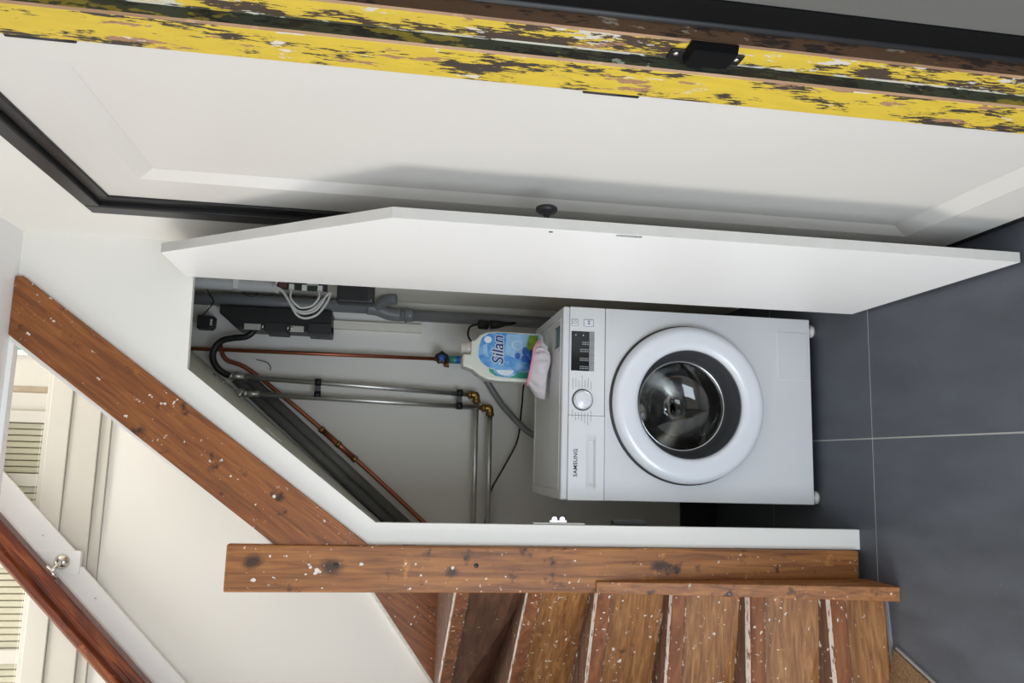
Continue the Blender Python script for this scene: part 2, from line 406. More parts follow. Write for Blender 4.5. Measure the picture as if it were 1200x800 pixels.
struct(MB().box(-0.205, 0.744, YB - 0.015, YB - 0.001, 0.0, 0.155).build('dark_strip_back', 'black2'))  # dark strip along the foot of the cupboard's back wall
# plastered front of the cupboard with its slanting opening
front = MB()
outer = [(-0.116, 0.0), (-0.0595, 0.0), (-0.0595, 1.399), (0.331, 1.911), (0.587, 1.916), (0.587, 0.0), (XR, 0.0), (XR, ZC), (0.535, ZC), (-0.116, 1.46)]
front.prism(outer, 'y', YO, YO + 0.022)
struct(front.build('wall_front', 'wall'))
# underside of the stairs, seen inside the cupboard
def sl(x): return 1.474 + (x + 0.06) * 1.19
sf = MB(); sf.prism([(-0.205, sl(-0.205)), (0.62, sl(0.62)), (0.62, sl(0.62) + 0.02), (-0.205, sl(-0.205) + 0.02)], 'y', YO + 0.023, YB - 0.001)
struct(sf.build('ceiling.001', 'olive'), 'sloping underside of the stairs inside the cupboard')
struct(MB().box(-0.215, -0.205, YO + 0.023, YB - 0.001, 0, 1.25).build('wall_left.001', 'closet'), 'left side of the cupboard under the stairs')
struct(MB().box(0.42, 0.744, YO + 0.023, YB - 0.001, 2.24, 2.26).build('ceiling.002', 'olive'), 'top of the cupboard under the stairs')

# ------------------------------------------------------------------ white panelled door in the right wall
d = thing('door_1', 'white panelled door in black frame along the right wall', 'door', (XR, -0.97, 0)); d['kind'] = 'structure'
ST, RB = 0.135, 0.12
leaf = MB()
Y0, Y1 = YN, YF
zi0, zi1 = 0.19, 1.905
yi0, yi1 = -1.222, -0.735
leaf.box(XR, XR + 0.036, Y0, Y1, 0.018, zi0 - 0.027); leaf.box(XR, XR + 0.036, Y0, Y1, zi1 + 0.015, 2.045)
leaf.box(XR, XR + 0.036, Y0, yi0 - 0.008, zi0 - 0.027, zi1 + 0.015); leaf.box(XR, XR + 0.036, yi1 + 0.022, Y1, zi0 - 0.027, zi1 + 0.015)
leaf.build('door_leaf', 'door', d)
MB().box(XR + 0.0148, XR + 0.034, yi0 - 0.03, yi1 + 0.04, zi0 - 0.05, zi1 + 0.04).build('door_panel', 'door', d)
def mould(o0, i0, name):   # sloping bead from the leaf face down to the panel; o0 and i0 are (y, z) pairs
    x0, x1 = XR, XR + 0.0145
    vs = [(x0, *o0[0]), (x0, *o0[1]), (x1, *i0[1]), (x1, *i0[0]), (x1 + 0.01, *o0[0]), (x1 + 0.01, *o0[1])]
    MB().add(vs, [(0, 1, 2, 3), (0, 4, 5, 1), (4, 3, 2, 5), (0, 3, 4), (1, 5, 2)]).build(name, 'door', d)
oz0, oz1, oy0, oy1 = zi0 - 0.027, zi1 + 0.015, yi0 - 0.008, yi1 + 0.022
mz0, mz1, my0, my1 = zi0 + 0.026, zi1 - 0.02, yi0 + 0.006, yi1 - 0.012
mould([(oy0, oz0), (oy1, oz0)], [(my0, mz0), (my1, mz0)], 'moulding')
mould([(oy0, oz1), (oy1, oz1)], [(my0, mz1), (my1, mz1)], 'moulding')
mould([(oy0, oz0), (oy0, oz1)], [(my0, mz0), (my0, mz1)], 'moulding')
mould([(oy1, oz0), (oy1, oz1)], [(my1, mz0), (my1, mz1)], 'moulding')
# black architrave: rebate step next to the leaf and a flat face on the wall
fr = MB()
def lprof(y, z): return None
fr.box(XR - 0.016, XR + 0.05, -0.545, -0.492, 0, 2.092)
fr.box(XR - 0.016, XR + 0.05, -1.36, -0.545, 2.075, 2.092 + 0.0)
o = MB().box(XR - 0.018, XR + 0.055, -0.548, -0.492, 0, 2.085).build('frame', 'blackframe', d, 0.004)
MB().box(XR - 0.006, XR + 0.055, -0.584, -0.549, 0, 2.05).build('frame_stop', 'blackframe', d, 0.003)
MB().box(XR - 0.018, XR + 0.055, -1.42, -0.5485, 2.048, 2.0855).build('frame', 'blackframe', d, 0.004)
MB().box(XR - 0.006, XR + 0.055, -1.42, -0.5845, 2.02, 2.0475).build('frame_stop', 'blackframe', d, 0.003)
MB().box(XR - 0.002, XR + 0.055, -1.352, -0.5845, 0.0, 0.016).build('threshold', 'black', d)
for za, zb in ((1.818, 1.905), (1.038, 1.122)):
    hb = MB(); hb.tube([(0.6535, -1.3470, za), (0.6535, -1.3470, zb)], 0.0064, 10); hb.box(0.654, 0.6745, -1.3535, -1.3515, za, zb)
    h = hb.build('hinge', 'black2', d)

# ------------------------------------------------------------------ old yellow timber door post
post = thing('door_post', 'old timber door post with peeling yellow paint beside the white door', 'door post', (0.68, -1.42, 0))
HT = ZC - 0.001
MB().box(0.646, 0.72, -1.434, -1.354, 0, HT).build('post_face', 'yellow', post, 0.002)
MB().prism([(0.646, -1.4341), (0.6490, -1.437), (0.72, -1.437), (0.72, -1.4341)], 'z', 0, HT).build('worn_edge', 'tan', post)
MB().box(0.6490, 0.72, -1.4374, -1.4371, 0, HT).build('rebate_side', 'green', post)
MB().box(0.6645, 0.72, -1.4835, -1.4416, 0, HT).build('rebate_face', 'yellow2', post)
MB().prism([(0.6645, -1.4415), (0.6636, -1.4380), (0.72, -1.4380), (0.72, -1.4415)], 'z', 0, HT).build('primer_edge', 'primer', post)
MB().prism([(0.6645, -1.4836), (0.667, -1.4865), (0.72, -1.4865), (0.72, -1.4836)], 'z', 0, HT).build('worn_edge', 'tan', post)
MB().box(0.667, 0.72, -1.4869, -1.4866, 0, HT).build('back_side', 'brownshaded', post)
bl = thing('black_post', 'black painted door frame strip behind the yellow timber post', 'door frame', (0.70, -1.52, 0))
MB().box(0.686, 0.76, -1.545, -1.488, 0, ZC - 0.001).build('frame_strip', 'matblack', bl, 0.002)
MB().tube([(0.686, -1.4955, 0), (0.686, -1.4955, ZC - 0.002)], 0.0052, 10).build('bead', 'black2', bl)
kp = thing('lock_keeper', 'black metal lock keeper screwed onto the yellow timber post', 'lock keeper', (0.66, -1.47, 0.93))
kb = MB(); kb.prism([(0.648, 0.948), (0.664, 0.945), (0.664, 1.012), (0.648, 1.008)], 'y', -1.492, -1.452)
kb.build('keeper_box', 'matblack', kp, 0.002)
MB().box(0.6605, 0.6637, -1.468, -1.443, 0.927, 1.03).build('flange', 'black', kp, 0.001)
MB().box(0.6555, 0.6637, -1.4518, -1.4445, 0.955, 1.0).build('strike_face', 'steel', kp)
for z in (0.935, 1.021):
    MB().lathe([(-0.0012, 0.0005), (-0.001, 0.0035), (0.0, 0.004)], (0.6603, -1.458, z), 'x', 12).build('screw', 'steel', kp)

# ------------------------------------------------------------------ staircase
st = thing('staircase', 'old brown wooden winder staircase spattered with white paint', 'staircase', (-0.5, 0.1, 0))
ZT = [0.165, 0.365, 0.565, 0.765, 0.955, 1.155]
N0 = [(-.231, -.330), (-.236, -.263), (-.238, -.200), (-.251, -.143), (-.262, -.08), (-.275, 0.0)]
N1 = [(-.446, -.354), (-.468, -.262), (-.493, -.154), (-.508, -.04), (-.567, .20), (-.655, .50)]
B0 = [(-.242, -.268), (-.247, -.198), (-.249, -.127), (-.268, -.04), (-.284, .063), None]
B1 = [(-.475, -.250), (-.50, -.138), (-.531, -.006), (-.562, .174), (-.645, .66), None]
XL, XN, YS = -0.975, -0.2355, 0.808
def line_at_x(a, b, x): t = (x - a[0]) / (b[0] - a[0]); return (x, a[1] + t * (b[1] - a[1]))
def line_at_y(a, b, y): t = (y - a[1]) / (b[1] - a[1]); return (a[0] + t * (b[0] - a[0]), y)
def left_end(a, b):
    p = line_at_x(a, b, XL)
    return p if p[1] <= YS else line_at_y(a, b, YS)
TH = 0.03
for k in range(6):
    a, b = N0[k], N1[k]
    nr = line_at_x(a, b, XN); nl = left_end(a, b)
    if k < 5:
        br = line_at_x(B0[k], B1[k], XN); bl_ = left_end(B0[k], B1[k])
        poly = [nr, nl]
        if nl[1] < YS - 1e-6 and bl_[1] >= YS - 1e-6: poly.append((XL, YS))
        poly += [bl_, br]
    else:
        poly = [nr, nl, (XN, YS)]
    z = ZT[k]
    t = MB().prism(poly, 'z', z - TH, z).build('tread', 'tread', st, 0.003)
    # nosing facing strip, worn white paint line behind it
    dv = (Vector((nl[0], nl[1], 0)) - Vector((nr[0], nr[1], 0))).normalized(); nrm = Vector((-dv.y, dv.x, 0))
    if nrm.y > 0: nrm = -nrm
    def strip(o0, o1, z0, z1):
        A = Vector((nr[0], nr[1], 0)); B = Vector((nl[0], nl[1], 0))
        pts = [A + nrm * o0, B + nrm * o0, B + nrm * o1, A + nrm * o1]
        return MB().prism([(p.x, p.y) for p in pts], 'z', z0, z1)
    strip(-0.004, 0.008, z - TH - 0.004, z + 0.0015).build('nosing', 'nose', t)
    strip(0.0035, 0.0085, z - TH - 0.0065, z - TH - 0.0041).build('paint_line', 'paintspeck', t)
    strip(-0.034 if k % 2 else -0.026, -0.0045, z + 0.0002, z + 0.0022).build('paint_line', 'paintline', t)
    # riser under this nosing
    if k == 0: ra, rb = (-.23, -.322), (-.446, -.345)
    else: ra, rb = B0[k - 1], B1[k - 1]
    zlo = 0 if k == 0 else ZT[k - 1] - TH
    r0 = line_at_x(ra, rb, XN); r1 = left_end(ra, rb)
    dv2 = (Vector((r1[0], r1[1], 0)) - Vector((r0[0], r0[1], 0))).normalized(); n2 = Vector((dv2.y, -dv2.x, 0))
    if n2.y < 0: n2 = -n2
    q = [Vector((*r0, 0)), Vector((*r1, 0)), Vector((*r1, 0)) + n2 * 0.02, Vector((*r0, 0)) + n2 * 0.02]
    # tread underside reaches over the riser, so lean the riser forward up to the nosing
    f0 = Vector((nr[0], nr[1], 0)) - nrm * 0.02; f1 = Vector((nl[0], nl[1], 0)) - nrm * 0.02
    zt = z - TH - 0.001
    vs = [(q[0].x, q[0].y, zlo), (q[1].x, q[1].y, zlo), (f1.x, f1.y, zt), (f0.x, f0.y, zt)]
    back = [(v[0] + n2.x * 0.02, v[1] + n2.y * 0.02, v[2]) for v in vs]
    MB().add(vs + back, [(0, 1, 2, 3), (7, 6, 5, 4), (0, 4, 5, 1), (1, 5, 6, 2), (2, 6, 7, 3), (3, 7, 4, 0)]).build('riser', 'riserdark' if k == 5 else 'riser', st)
    if k:
        e0, e1 = Vector((*r0, 0)) - n2 * 0.0005, Vector((*r1, 0)) - n2 * 0.0005
        zz = ZT[k - 1] + 0.0002
        MB().add([(e0.x, e0.y, zz), (e1.x, e1.y, zz), (e1.x - n2.x * .009, e1.y - n2.y * .009, zz), (e0.x - n2.x * .009, e0.y - n2.y * .009, zz), (e0.x, e0.y, zz + 0.002), (e1.x, e1.y, zz + 0.002)], [(0, 1, 2, 3), (3, 2, 5, 4), (0, 4, 5, 1), (0, 3, 4), (1, 5, 2)]).build('paint_line', 'paintspeck', st)
lab(MB().prism([(-.232, -.336), (-.46, -.361), (-.46, -.351), (-.232, -.326)], 'z', 0, 0.006).build('sealant_line', 'sealant', st), 'grey sealant line at the foot of the lowest riser')
# upper straight flight, hidden behind the slanting string
for k in range(6):
    x0 = -0.23 + 0.152 * k; z = 1.45 + 0.205 * k
    if k < 5: MB().box(x0 - 0.004, x0 + 0.10, YO + 0.03, YS, z - 0.028, z).build('tread', 'tread', st)
    if x0 + 0.02 < 0.53: MB().box(x0, x0 + 0.016, YO + 0.03, YS, z - (0.28 if k == 0 else 0.165), z - 0.029).build('riser', 'riser', st)
# wall string on the back wall
ws = MB(); ws.prism([(-0.975, 0.985), (-0.736, 1.155), (-0.398, 1.400), (-0.217, 1.533), (-0.217, 0.7), (-0.975, 0.7)], 'y', YS + 0.001, YB - 0.001)
ws.build('wall_string', 'beam', st)
wc = MB(); wc.prism([(-0.975, 0.986), (-0.736, 1.156), (-0.398, 1.401), (-0.217, 1.534), (-0.217, 1.548), (-0.398, 1.415), (-0.736, 1.170), (-0.975, 1.0)], 'y', YS + 0.001, YB - 0.001)
wc.build('string_cap', 'oldwhite', st)
# newel plank and slanting outer string
nw = lab(MB().box(-0.2365, -0.1175, -0.236, -0.205, 0.02, 1.772).build('newel_plank', 'newel', st, 0.004), 'upright brown plank at the turn of the stairs')
for (x, z, r) in ((-0.176, 1.555, 0.016), (-0.205, 1.7, 0.007), (-0.165, 1.43, 0.006), (-0.172, 1.19, 0.006), (-0.20, 1.10, 0.004)):
    q = MB()
    for j in range(1 if r < 0.01 else 9):
        cx, cz = (x, z) if r < 0.01 else (x + random.uniform(-1, 1) * r, z + random.uniform(-1, 1) * r * 1.3)
        rj = r if r < 0.01 else r * random.uniform(0.15, 0.5); n = 9
        q.add([(cx + rj * random.uniform(.5, 1.15) * math.cos(2 * PI * k / n) * 0.9, -0.2367 - j * 0.00002, cz + rj * random.uniform(.5, 1.15) * math.sin(2 * PI * k / n)) for k in range(n)], [tuple(range(n))])
    q.build('paint_blot', 'oldwhite', nw)
for (x, z) in ((-0.168, 1.495), (-0.166, 1.128)):
    MB().lathe([(-0.001, 0.0003), (-0.001, 0.006), (0.0005, 0.0065)], (x, -0.2362, z), 'y', 14).build('screw', 'black2', nw)
bm_ = MB(); bm_.prism([(-0.118, 1.655), (-0.118, 1.412), (0.552, 2.330), (0.552, 2.349), (0.398, 2.349)], 'y', YO - 0.018, YO - 0.0005)
os_ = lab(bm_.build('outer_string', 'beam', st, 0.002), 'slanting brown timber rising to the ceiling')
random.seed(3)
for k in range(9):
    x = random.uniform(-0.06, 0.42); c0 = 1.419 + (x + .115) * 1.366
    z = c0 + random.uniform(0.05, 0.19); r = random.uniform(0.0025, 0.005)
    vs = [(x + r * math.cos(a * PI / 4) * random.uniform(.6, 1.1), YO - 0.0188, z + r * math.sin(a * PI / 4) * random.uniform(.6, 1.1)) for a in range(8)]
    MB().add(vs, [tuple(range(8))]).build('paint_blot', 'oldwhite', os_)
struct(MB().prism([(0.385, 2.349), (-0.117, 1.664), (-0.117, 1.656), (0.3975, 2.349)], 'y', YO - 0.012, YO - 0.001).build('trim_2', 'wall'), 'white paint edge along the slanting timber')
# low string board in front of the newel
lb = MB()
fr_, bk = [(-0.213, -0.392, 0.0), (-0.2195, -0.246, 0.80)], [(-0.2135, -0.2375, 0.0), (-0.2195, -0.2375, 0.80)]
def off(p, d): return (p[0] + d, p[1], p[2])
vs = [off(fr_[0], -.019), off(fr_[0], .019), off(fr_[1], .015), off(fr_[1], -.015), off(bk[0], -.019), off(bk[0], .019), off(bk[1], .015), off(bk[1], -.015)]
lb.add(vs, [(0, 1, 2, 3), (1, 5, 6, 2), (5, 4, 7, 6), (4, 0, 3, 7), (3, 2, 6, 7), (0, 4, 5, 1)])
lab(lb.build('string_board', 'newel', st, 0.002), 'low wedge board at the foot of the upright plank')

# ------------------------------------------------------------------ upstairs panelling and handrail
pn = thing('landing_panelling', 'cream wooden panelling with vertical slats high above the stairs', 'panelling', (0.0, YB, 2.42))
MB().box(-0.975, 0.744, YB - 0.012, YB + 0.1, 2.416, 2.452).build('rail', 'cream', pn, 0.002)
MB().box(-0.975, 0.744, YB - 0.022, YB + 0.1, 2.4525, 2.556).build('rail', 'cream', pn, 0.003)
MB().box(-0.975, 0.744, YB - 0.030, YB + 0.1, 2.5565, 2.632).build('rail', 'cream', pn, 0.003)
MB().box(-0.975, 0.744, YB - 0.020, YB + 0.1, 2.6325, 2.650).build('rail', 'cream', pn, 0.002)
for x0, x1, dy in ((0.208, 0.252, 0.012), (-0.027, 0.019, 0.012), (-0.655, -0.607, 0.012), (-0.32, -0.27, 0.012), (0.5, 0.54, 0.012)):
    MB().box(x0, x1, YB - dy, YB + 0.08, 2.651, 3.4).build('stile', 'cream', pn, 0.002)
MB().box(0.252, 0.32, YB + 0.01, YB + 0.06, 2.651, 3.4).build('board', 'cream', pn)
MB().box(0.3205, 0.344, YB + 0.016, YB + 0.06, 2.651, 3.4).build('board', 'taupe', pn)
MB().box(0.3445, 0.4995, YB + 0.02, YB + 0.06, 2.651, 3.4).build('board', 'cream', pn)
for xa, xb in ((0.02, 0.207), (-0.27, -0.028), (-0.606, -0.32), (-0.94, -0.656)):
    n = max(1, round((xb - xa) / 0.024)); w = (xb - xa) / n
    for i in range(n):
        MB().box(xa + i * w + 0.0015, xa + (i + 1) * w - 0.0015, YB + 0.012, YB + 0.05, 2.651, 3.4).build('slat', 'slat', pn, 0.003, 1)
    MB().box(xa, xb, YB + 0.051, YB + 0.06, 2.651, 3.4).build('backing_board', 'taupe', pn)
sg = thing('sign', 'small white sign with dark green letters behind the slanting timber', 'sign', (0.5, YB, 2.72))
MB().box(0.462, 0.6, YB - 0.006, YB + 0.004, 2.74, 2.86).build('sign_board', 'leaf', sg)
lettering('sign_letters', 'H', 0.035, 'lgreen', sg, (0.492, YB - 0.0065, 2.765), (1, 0, 0), (0, 0, 1), bold=0.001)

hb = thing('handrail_board', 'white sloping board on the back wall carrying the handrail bracket', 'board', (-0.35, YB, 2.4))
def zb_low(x): return 2.769 + (x - 0.032) * 0.9705
b1 = MB(); b1.prism([(-0.27, 2.47), (0.2, 2.932), (0.2, 3.085), (-0.27, 2.615)], 'y', YB - 0.046, YB - 0.031); b1.build('board', 'leaf', hb, 0.002)
b2 = MB(); b2.prism([(-0.975, 1.815), (-0.31, 2.455), (-0.31, 2.58), (-0.975, 1.945)], 'y', YB - 0.046, YB - 0.031); b2.build('board', 'leaf', hb, 0.002)
MB().box(-0.975, 0.2, YB - 0.031, YB - 0.0305, 2.65, 2.651).build('spacer', 'leaf', hb)
MB().box(-0.337, -0.253, YB - 0.054, YB - 0.03, 2.462, 2.66).build('mounting_plate', 'leaf', hb, 0.003)
for x, z in ((-0.2, 2.60), (-0.42, 2.40)):
    MB().lathe([(-0.001, 0.0003), (-0.001, 0.004), (0.0005, 0.0045)], (x, YB - 0.046, z), 'y', 10).build('screw', 'steel', hb)
hr = thing('handrail', 'glossy red-brown wooden handrail climbing the back wall', 'handrail', (-0.35, 0.74, 2.5))
A = Vector((-0.98, 0.735, 1.935)); B_ = Vector((0.16, 0.735, 3.035))
dd = (B_ - A).normalized(); up = Vector((-dd.z, 0, dd.x))
prof = [(-0.024, -0.03), (0.016, -0.03), (0.024, -0.022), (0.024, -0.012), (0.017, -0.006), (0.017, 0.004), (0.026, 0.012), (0.024, 0.028), (0.008, 0.037), (-0.012, 0.037), (-0.027, 0.028), (-0.03, 0.012), (-0.02, 0.004), (-0.02, -0.006), (-0.028, -0.012)]
rl = MB(); n = len(prof); vs = []
for P in (A, B_):
    for (y, u) in prof: vs.append(P + Vector((0, y * 1.25, 0)) + up * (u * 1.45 + 0.020))
rl.add(vs, [tuple(range(n)), tuple(range(2 * n - 1, n - 1, -1))] + [(i, i + n, (i + 1) % n + n, (i + 1) % n) for i in range(n)], False)
rl.build('rail', 'rail', hr, 0.003)
bk_ = thing('handrail_bracket', 'nickel handrail bracket with round rosette on the white mounting plate', 'bracket', (-0.29, YB - 0.054, 2.53))
MB().lathe([(0, 0.0265), (-0.004, 0.0265), (-0.012, 0.019), (-0.017, 0.010), (-0.02, 0.0001)], (-0.291, YB - 0.0545, 2.522), 'y', 28).build('rosette', 'nickel', bk_)
MB().tube(smooth_path([(-0.291, YB - 0.07, 2.522), (-0.30, YB - 0.095, 2.522), (-0.318, YB - 0.105, 2.535), (-0.328, 0.738, 2.546)], 5), 0.0075, 12).build('arm', 'nickel', bk_)
q0 = Vector((-0.322, 0.735, 2.535)); m_ = MB()
m_.tube([q0 - dd * 0.028, q0 + dd * 0.028], 0.009, 8); m_.build('saddle', 'nickel', bk_)

# ------------------------------------------------------------------ cupboard door, standing open against the right wall
cd = thing('cupboard_door', 'white cupboard door with slanted top standing open towards the camera', 'door', (0.59, -0.24, 0))
MB().prism([(-0.2345, 0.012), (-0.888, 0.012), (-0.886, 1.392), (-0.475, 1.930), (-0.218, 1.932)], 'x', 0.5775, 0.6005).build('door_leaf', 'leaf', cd, 0.0008)
MB().lathe([(0, 0.006), (0.018, 0.006), (0.020, 0.018), (0.024, 0.0225), (0.030, 0.0225), (0.033, 0.018), (0.034, 0.0001)], (0.6005, -0.858, 1.078), 'x', 28).build('door_knob', 'black', cd)
MB().lathe([(0, 0.0045), (-0.0006, 0.0045), (-0.0007, 0.0001)], (0.5775, -0.868, 1.07), 'x', 14).build('screw_head', 'gasket', cd)
sp = MB(); sp.prism([(-0.884 + 0.006 * (1 - math.cos(a * PI / 8)) if False else -0.878 + 0.006 * math.cos(PI + a * PI / 8) * (1), 0.885 - 0.006 * math.sin(a * PI / 8)) for a in range(-4, 5)] if False else [(-0.884, 0.885), (-0.881, 0.88), (-0.875, 0.88), (-0.872, 0.885), (-0.872, 0.93), (-0.875, 0.935), (-0.881, 0.935), (-0.884, 0.93)], 'x', 0.5765, 0.5774)
spo = sp.build('catch_plate', 'nickel', cd)
for z in (0.8875, 0.9275): MB().lathe([(-0.0006, 0.0001), (-0.0006, 0.0022), (0, 0.0025)], (0.5765, -0.878, z), 'x', 10).build('screw', 'steel', spo)
EB = [(-0.2345, 0.012), (-0.888, 0.012), (-0.886, 1.392), (-0.475, 1.930), (-0.218, 1.932)]
for (p, q) in ((EB[1], EB[2]), (EB[2], EB[3])):
    dy, dz = q[0] - p[0], q[1] - p[1]; L = math.hypot(dy, dz); ny, nz = -dz / L * 0.0006, dy / L * 0.0006
    MB().prism([p, q, (q[0] + ny, q[1] + nz), (p[0] + ny, p[1] + nz)], 'x', 0.5777, 0.6003).build('edge_band', 'edge', cd)
# catch on the left jamb
ct = thing('door_catch', 'white cupboard catch with chrome roller on the left jamb', 'catch', (-0.05, YO + 0.03, 0.82))
MB().box(-0.0592, -0.0545, YO + 0.012, YO + 0.032, 0.822, 0.968).build('mounting_strip', 'cable', ct, 0.001)
MB().box(-0.0545, -0.046, YO + 0.013, YO + 0.030, 0.873, 0.923).build('catch_body', 'nickel', ct, 0.002)
for z in (0.887, 0.909): MB().tube([(-0.0445, YO + 0.012, z), (-0.0445, YO + 0.031, z)], 0.007, 14).build('roller', 'chrome', ct)
tag(MB().box(-0.0592, -0.046, YO + 0.03, YO + 0.06, 0.635, 0.735).build('hinge_block', 'black', None, 0.002), 'small black block on the inner side of the left jamb', 'block')

# ------------------------------------------------------------------ washing machine
wm = thing('washing_machine', 'white front-loading washing machine standing in the cupboard', 'washing machine', (0.3, 0.24, 0))
WD, Z0, Z1 = 0.476, 0.02, 0.85
body = MB()
body.box(0.0, 0.012, 0.008, WD, Z0, Z1 - 0.022); body.box(0.588, 0.6, 0.008, WD, Z0, Z1 - 0.022)
body.box(0.0122, 0.5878, WD - 0.012, WD, Z0, Z1 - 0.022); body.box(0.0122, 0.5878, 0.02, WD - 0.0122, Z0, Z0 + 0.012)
body.build('body', 'enamel', wm)
MB().box(0.0, 0.6, 0.0005, WD, Z1 - 0.0215, Z1).build('top', 'enamel', wm, 0.006, 3)
tr = MB()
for a in ((0.03, 0.57, 0.035, 0.040), (0.03, 0.57, WD - 0.03, WD - 0.025), (0.03, 0.035, 0.04, WD - 0.03), (0.565, 0.57, 0.04, WD - 0.03)): tr.box(*a, Z1, Z1 + 0.0012)
tr.build('top_rim', 'ring', wm)
# front panel with the round hole
ZS = 0.7145; CX, CZ, RH = 0.303, 0.448, 0.2
def holed(x0, x1, z0, z1, y0, y1, n=64):
    b = MB(); vs = []; fs = []
    sq = []
    for k in range(n):
        a = 2 * PI * k / n; c, s = math.cos(a), math.sin(a)
        tx = ((x1 - CX) if c > 0 else (x0 - CX)) / c if abs(c) > 1e-9 else 1e9
        tz = ((z1 - CZ) if s > 0 else (z0 - CZ)) / s if abs(s) > 1e-9 else 1e9
        t = min(tx, tz); sq.append((CX + c * t, CZ + s * t))
    # pull the nearest samples onto the corners
    for cx, cz in ((x0, z0), (x1, z0), (x0, z1), (x1, z1)):
        i = min(range(n), key=lambda i: (sq[i][0] - cx) ** 2 + (sq[i][1] - cz) ** 2); sq[i] = (cx, cz)
    for y in (y0, y1):
        vs += [(p[0], y, p[1]) for p in sq] + [(CX + RH * math.cos(2 * PI * k / n), y, CZ + RH * math.sin(2 * PI * k / n)) for k in range(n)]
    for k in range(n):
        j = (k + 1) % n
        fs += [(k, j, n + j, n + k), (2 * n + k, 3 * n + k, 3 * n + j, 2 * n + j), (k, 2 * n + k, 2 * n + j, j), (n + k, n + j, 3 * n + j, 3 * n + k)]
    return b.add(vs, fs)
holed(0.0, 0.6, Z0, ZS - 0.0015, 0.0, 0.0075).build('front_panel', 'enamel', wm, 0.0025)
# control panel with detergent drawer
MB().box(0.2585, 0.6, 0.0, 0.02, ZS, Z1 - 0.022).build('control_panel', 'panel', wm, 0.0025)
dw = MB()
XD0, XD1 = 0.0, 0.2575
gx0, gx1, gz0, gz1 = 0.032, 0.2, 0.741, 0.771
dw.box(XD0, XD1, 0.0, 0.02, gz1, Z1 - 0.022); dw.box(XD0, XD1, 0.0, 0.02, ZS, gz0); dw.box(XD0, gx0, 0.0, 0.02, gz0, gz1); dw.box(gx1, XD1, 0.0, 0.02, gz0, gz1)
dwo = dw.build('detergent_drawer', 'panel', wm)
gr = MB()
gr.add([(gx0, 0.0002, gz0), (gx1, 0.0002, gz0), (gx1 - 0.02, 0.019, gz0 + 0.004), (gx0 + 0.02, 0.019, gz0 + 0.004),
        (gx0, 0.0002, gz1), (gx1, 0.0002, gz1), (gx1 - 0.02, 0.010, gz1 - 0.002), (gx0 + 0.02, 0.010, gz1 - 0.002)],
       [(0, 1, 2, 3), (3, 2, 6, 7), (7, 6, 5, 4), (0, 3, 7, 4), (1, 5, 6, 2)])
gr.build('drawer_grip', 'panel', dwo)
lettering('brand_lettering', 'SAMSUNG', 0.0172, 'print', dwo, (0.113, -0.0004, 0.8045), (1, 0, 0), (0, 0, 1), bold=0.0003, space=1.12)
dp = MB().box(0.397, 0.522, -0.0012, 0.004, 0.7655, 0.8235).build('display', 'display', wm, 0.0008)
ks = MB().box(0.397, 0.522, -0.0014, 0.004, 0.7495, 0.765).build('key_strip', 'keys', wm, 0.0006)
for i in range(1, 5):
    MB().box(0.397 + 0.025 * i - 0.0004, 0.397 + 0.025 * i + 0.0004, -0.0017, -0.0014, 0.7495, 0.765).build('key_gap', 'print', ks)
pt = MB()
for i, (x, rows) in enumerate(((0.484, 3), (0.461, 4), (0.433, 4), (0.407, 4))):
    for r in range(rows):
        for c in range(2 if i else 2):
            for s in range(2):
                pt.box(x - 0.0045 + c * 0.006, x - 0.001 + c * 0.006, -0.0015, -0.0013, 0.7690 + r * 0.0072 + s * 0.003, 0.7705 + r * 0.0072 + s * 0.003)
pt.box(0.507, 0.512, -0.0015, -0.0013, 0.784, 0.787); pt.box(0.507, 0.512, -0.0015, -0.0013, 0.808, 0.811)
pt.build('display_marks', 'printlight', dp)
for xa, xb, za, zb in ((0.5395, 0.5595, 0.803, 0.822), (0.5395, 0.5605, 0.753, 0.784)):
    rm = MB().box(xa - 0.001, xb + 0.001, -0.0008, 0.003, za - 0.001, zb + 0.001).build('button', 'gap', wm, 0.0012)
    MB().box(xa, xb, -0.0022, 0.003, za, zb).build('button_cap', 'ring', rm, 0.002)
    xm, zm = (xa + xb) / 2, (za + zb) / 2
    if zb > 0.8: MB().lathe([(0, 0.0052), (-0.0003, 0.0052), (-0.0003, 0.0042), (0, 0.0042)], (xm, -0.0023, zm), 'y', 20).build('power_mark', 'print', rm)
    else:
        tm = MB().prism([(xm - 0.005, zm + 0.003), (xm - 0.005, zm - 0.004), (xm + 0.001, zm)], 'y', -0.0026, -0.0022)
        tm.box(xm + 0.002, xm + 0.0035, -0.0026, -0.0022, zm - 0.004, zm + 0.003); tm.box(xm + 0.0048, xm + 0.0063, -0.0026, -0.0022, zm - 0.004, zm + 0.003)
        tm.build('start_mark', 'print', rm)
dl = MB().lathe([(0.0, 0.0335), (-0.002, 0.0335), (-0.002, 0.029), (0, 0.029)], (0.3065, 0.0, 0.7855), 'y', 40).build('dial', 'gap', wm)
MB().lathe([(0.0, 0.0298), (-0.014, 0.029), (-0.0165, 0.0265), (-0.0165, 0.0001)], (0.3065, 0.0, 0.7855), 'y', 40).build('dial_knob', 'ring', dl)
MB().lathe([(-0.0158, 0.0265), (-0.0172, 0.0255), (-0.0172, 0.0245), (-0.0158, 0.0240)], (0.3065, 0.0, 0.7855), 'y', 40).build('dial_rim', 'chrome', dl)
pg = MB(); random.seed(11)
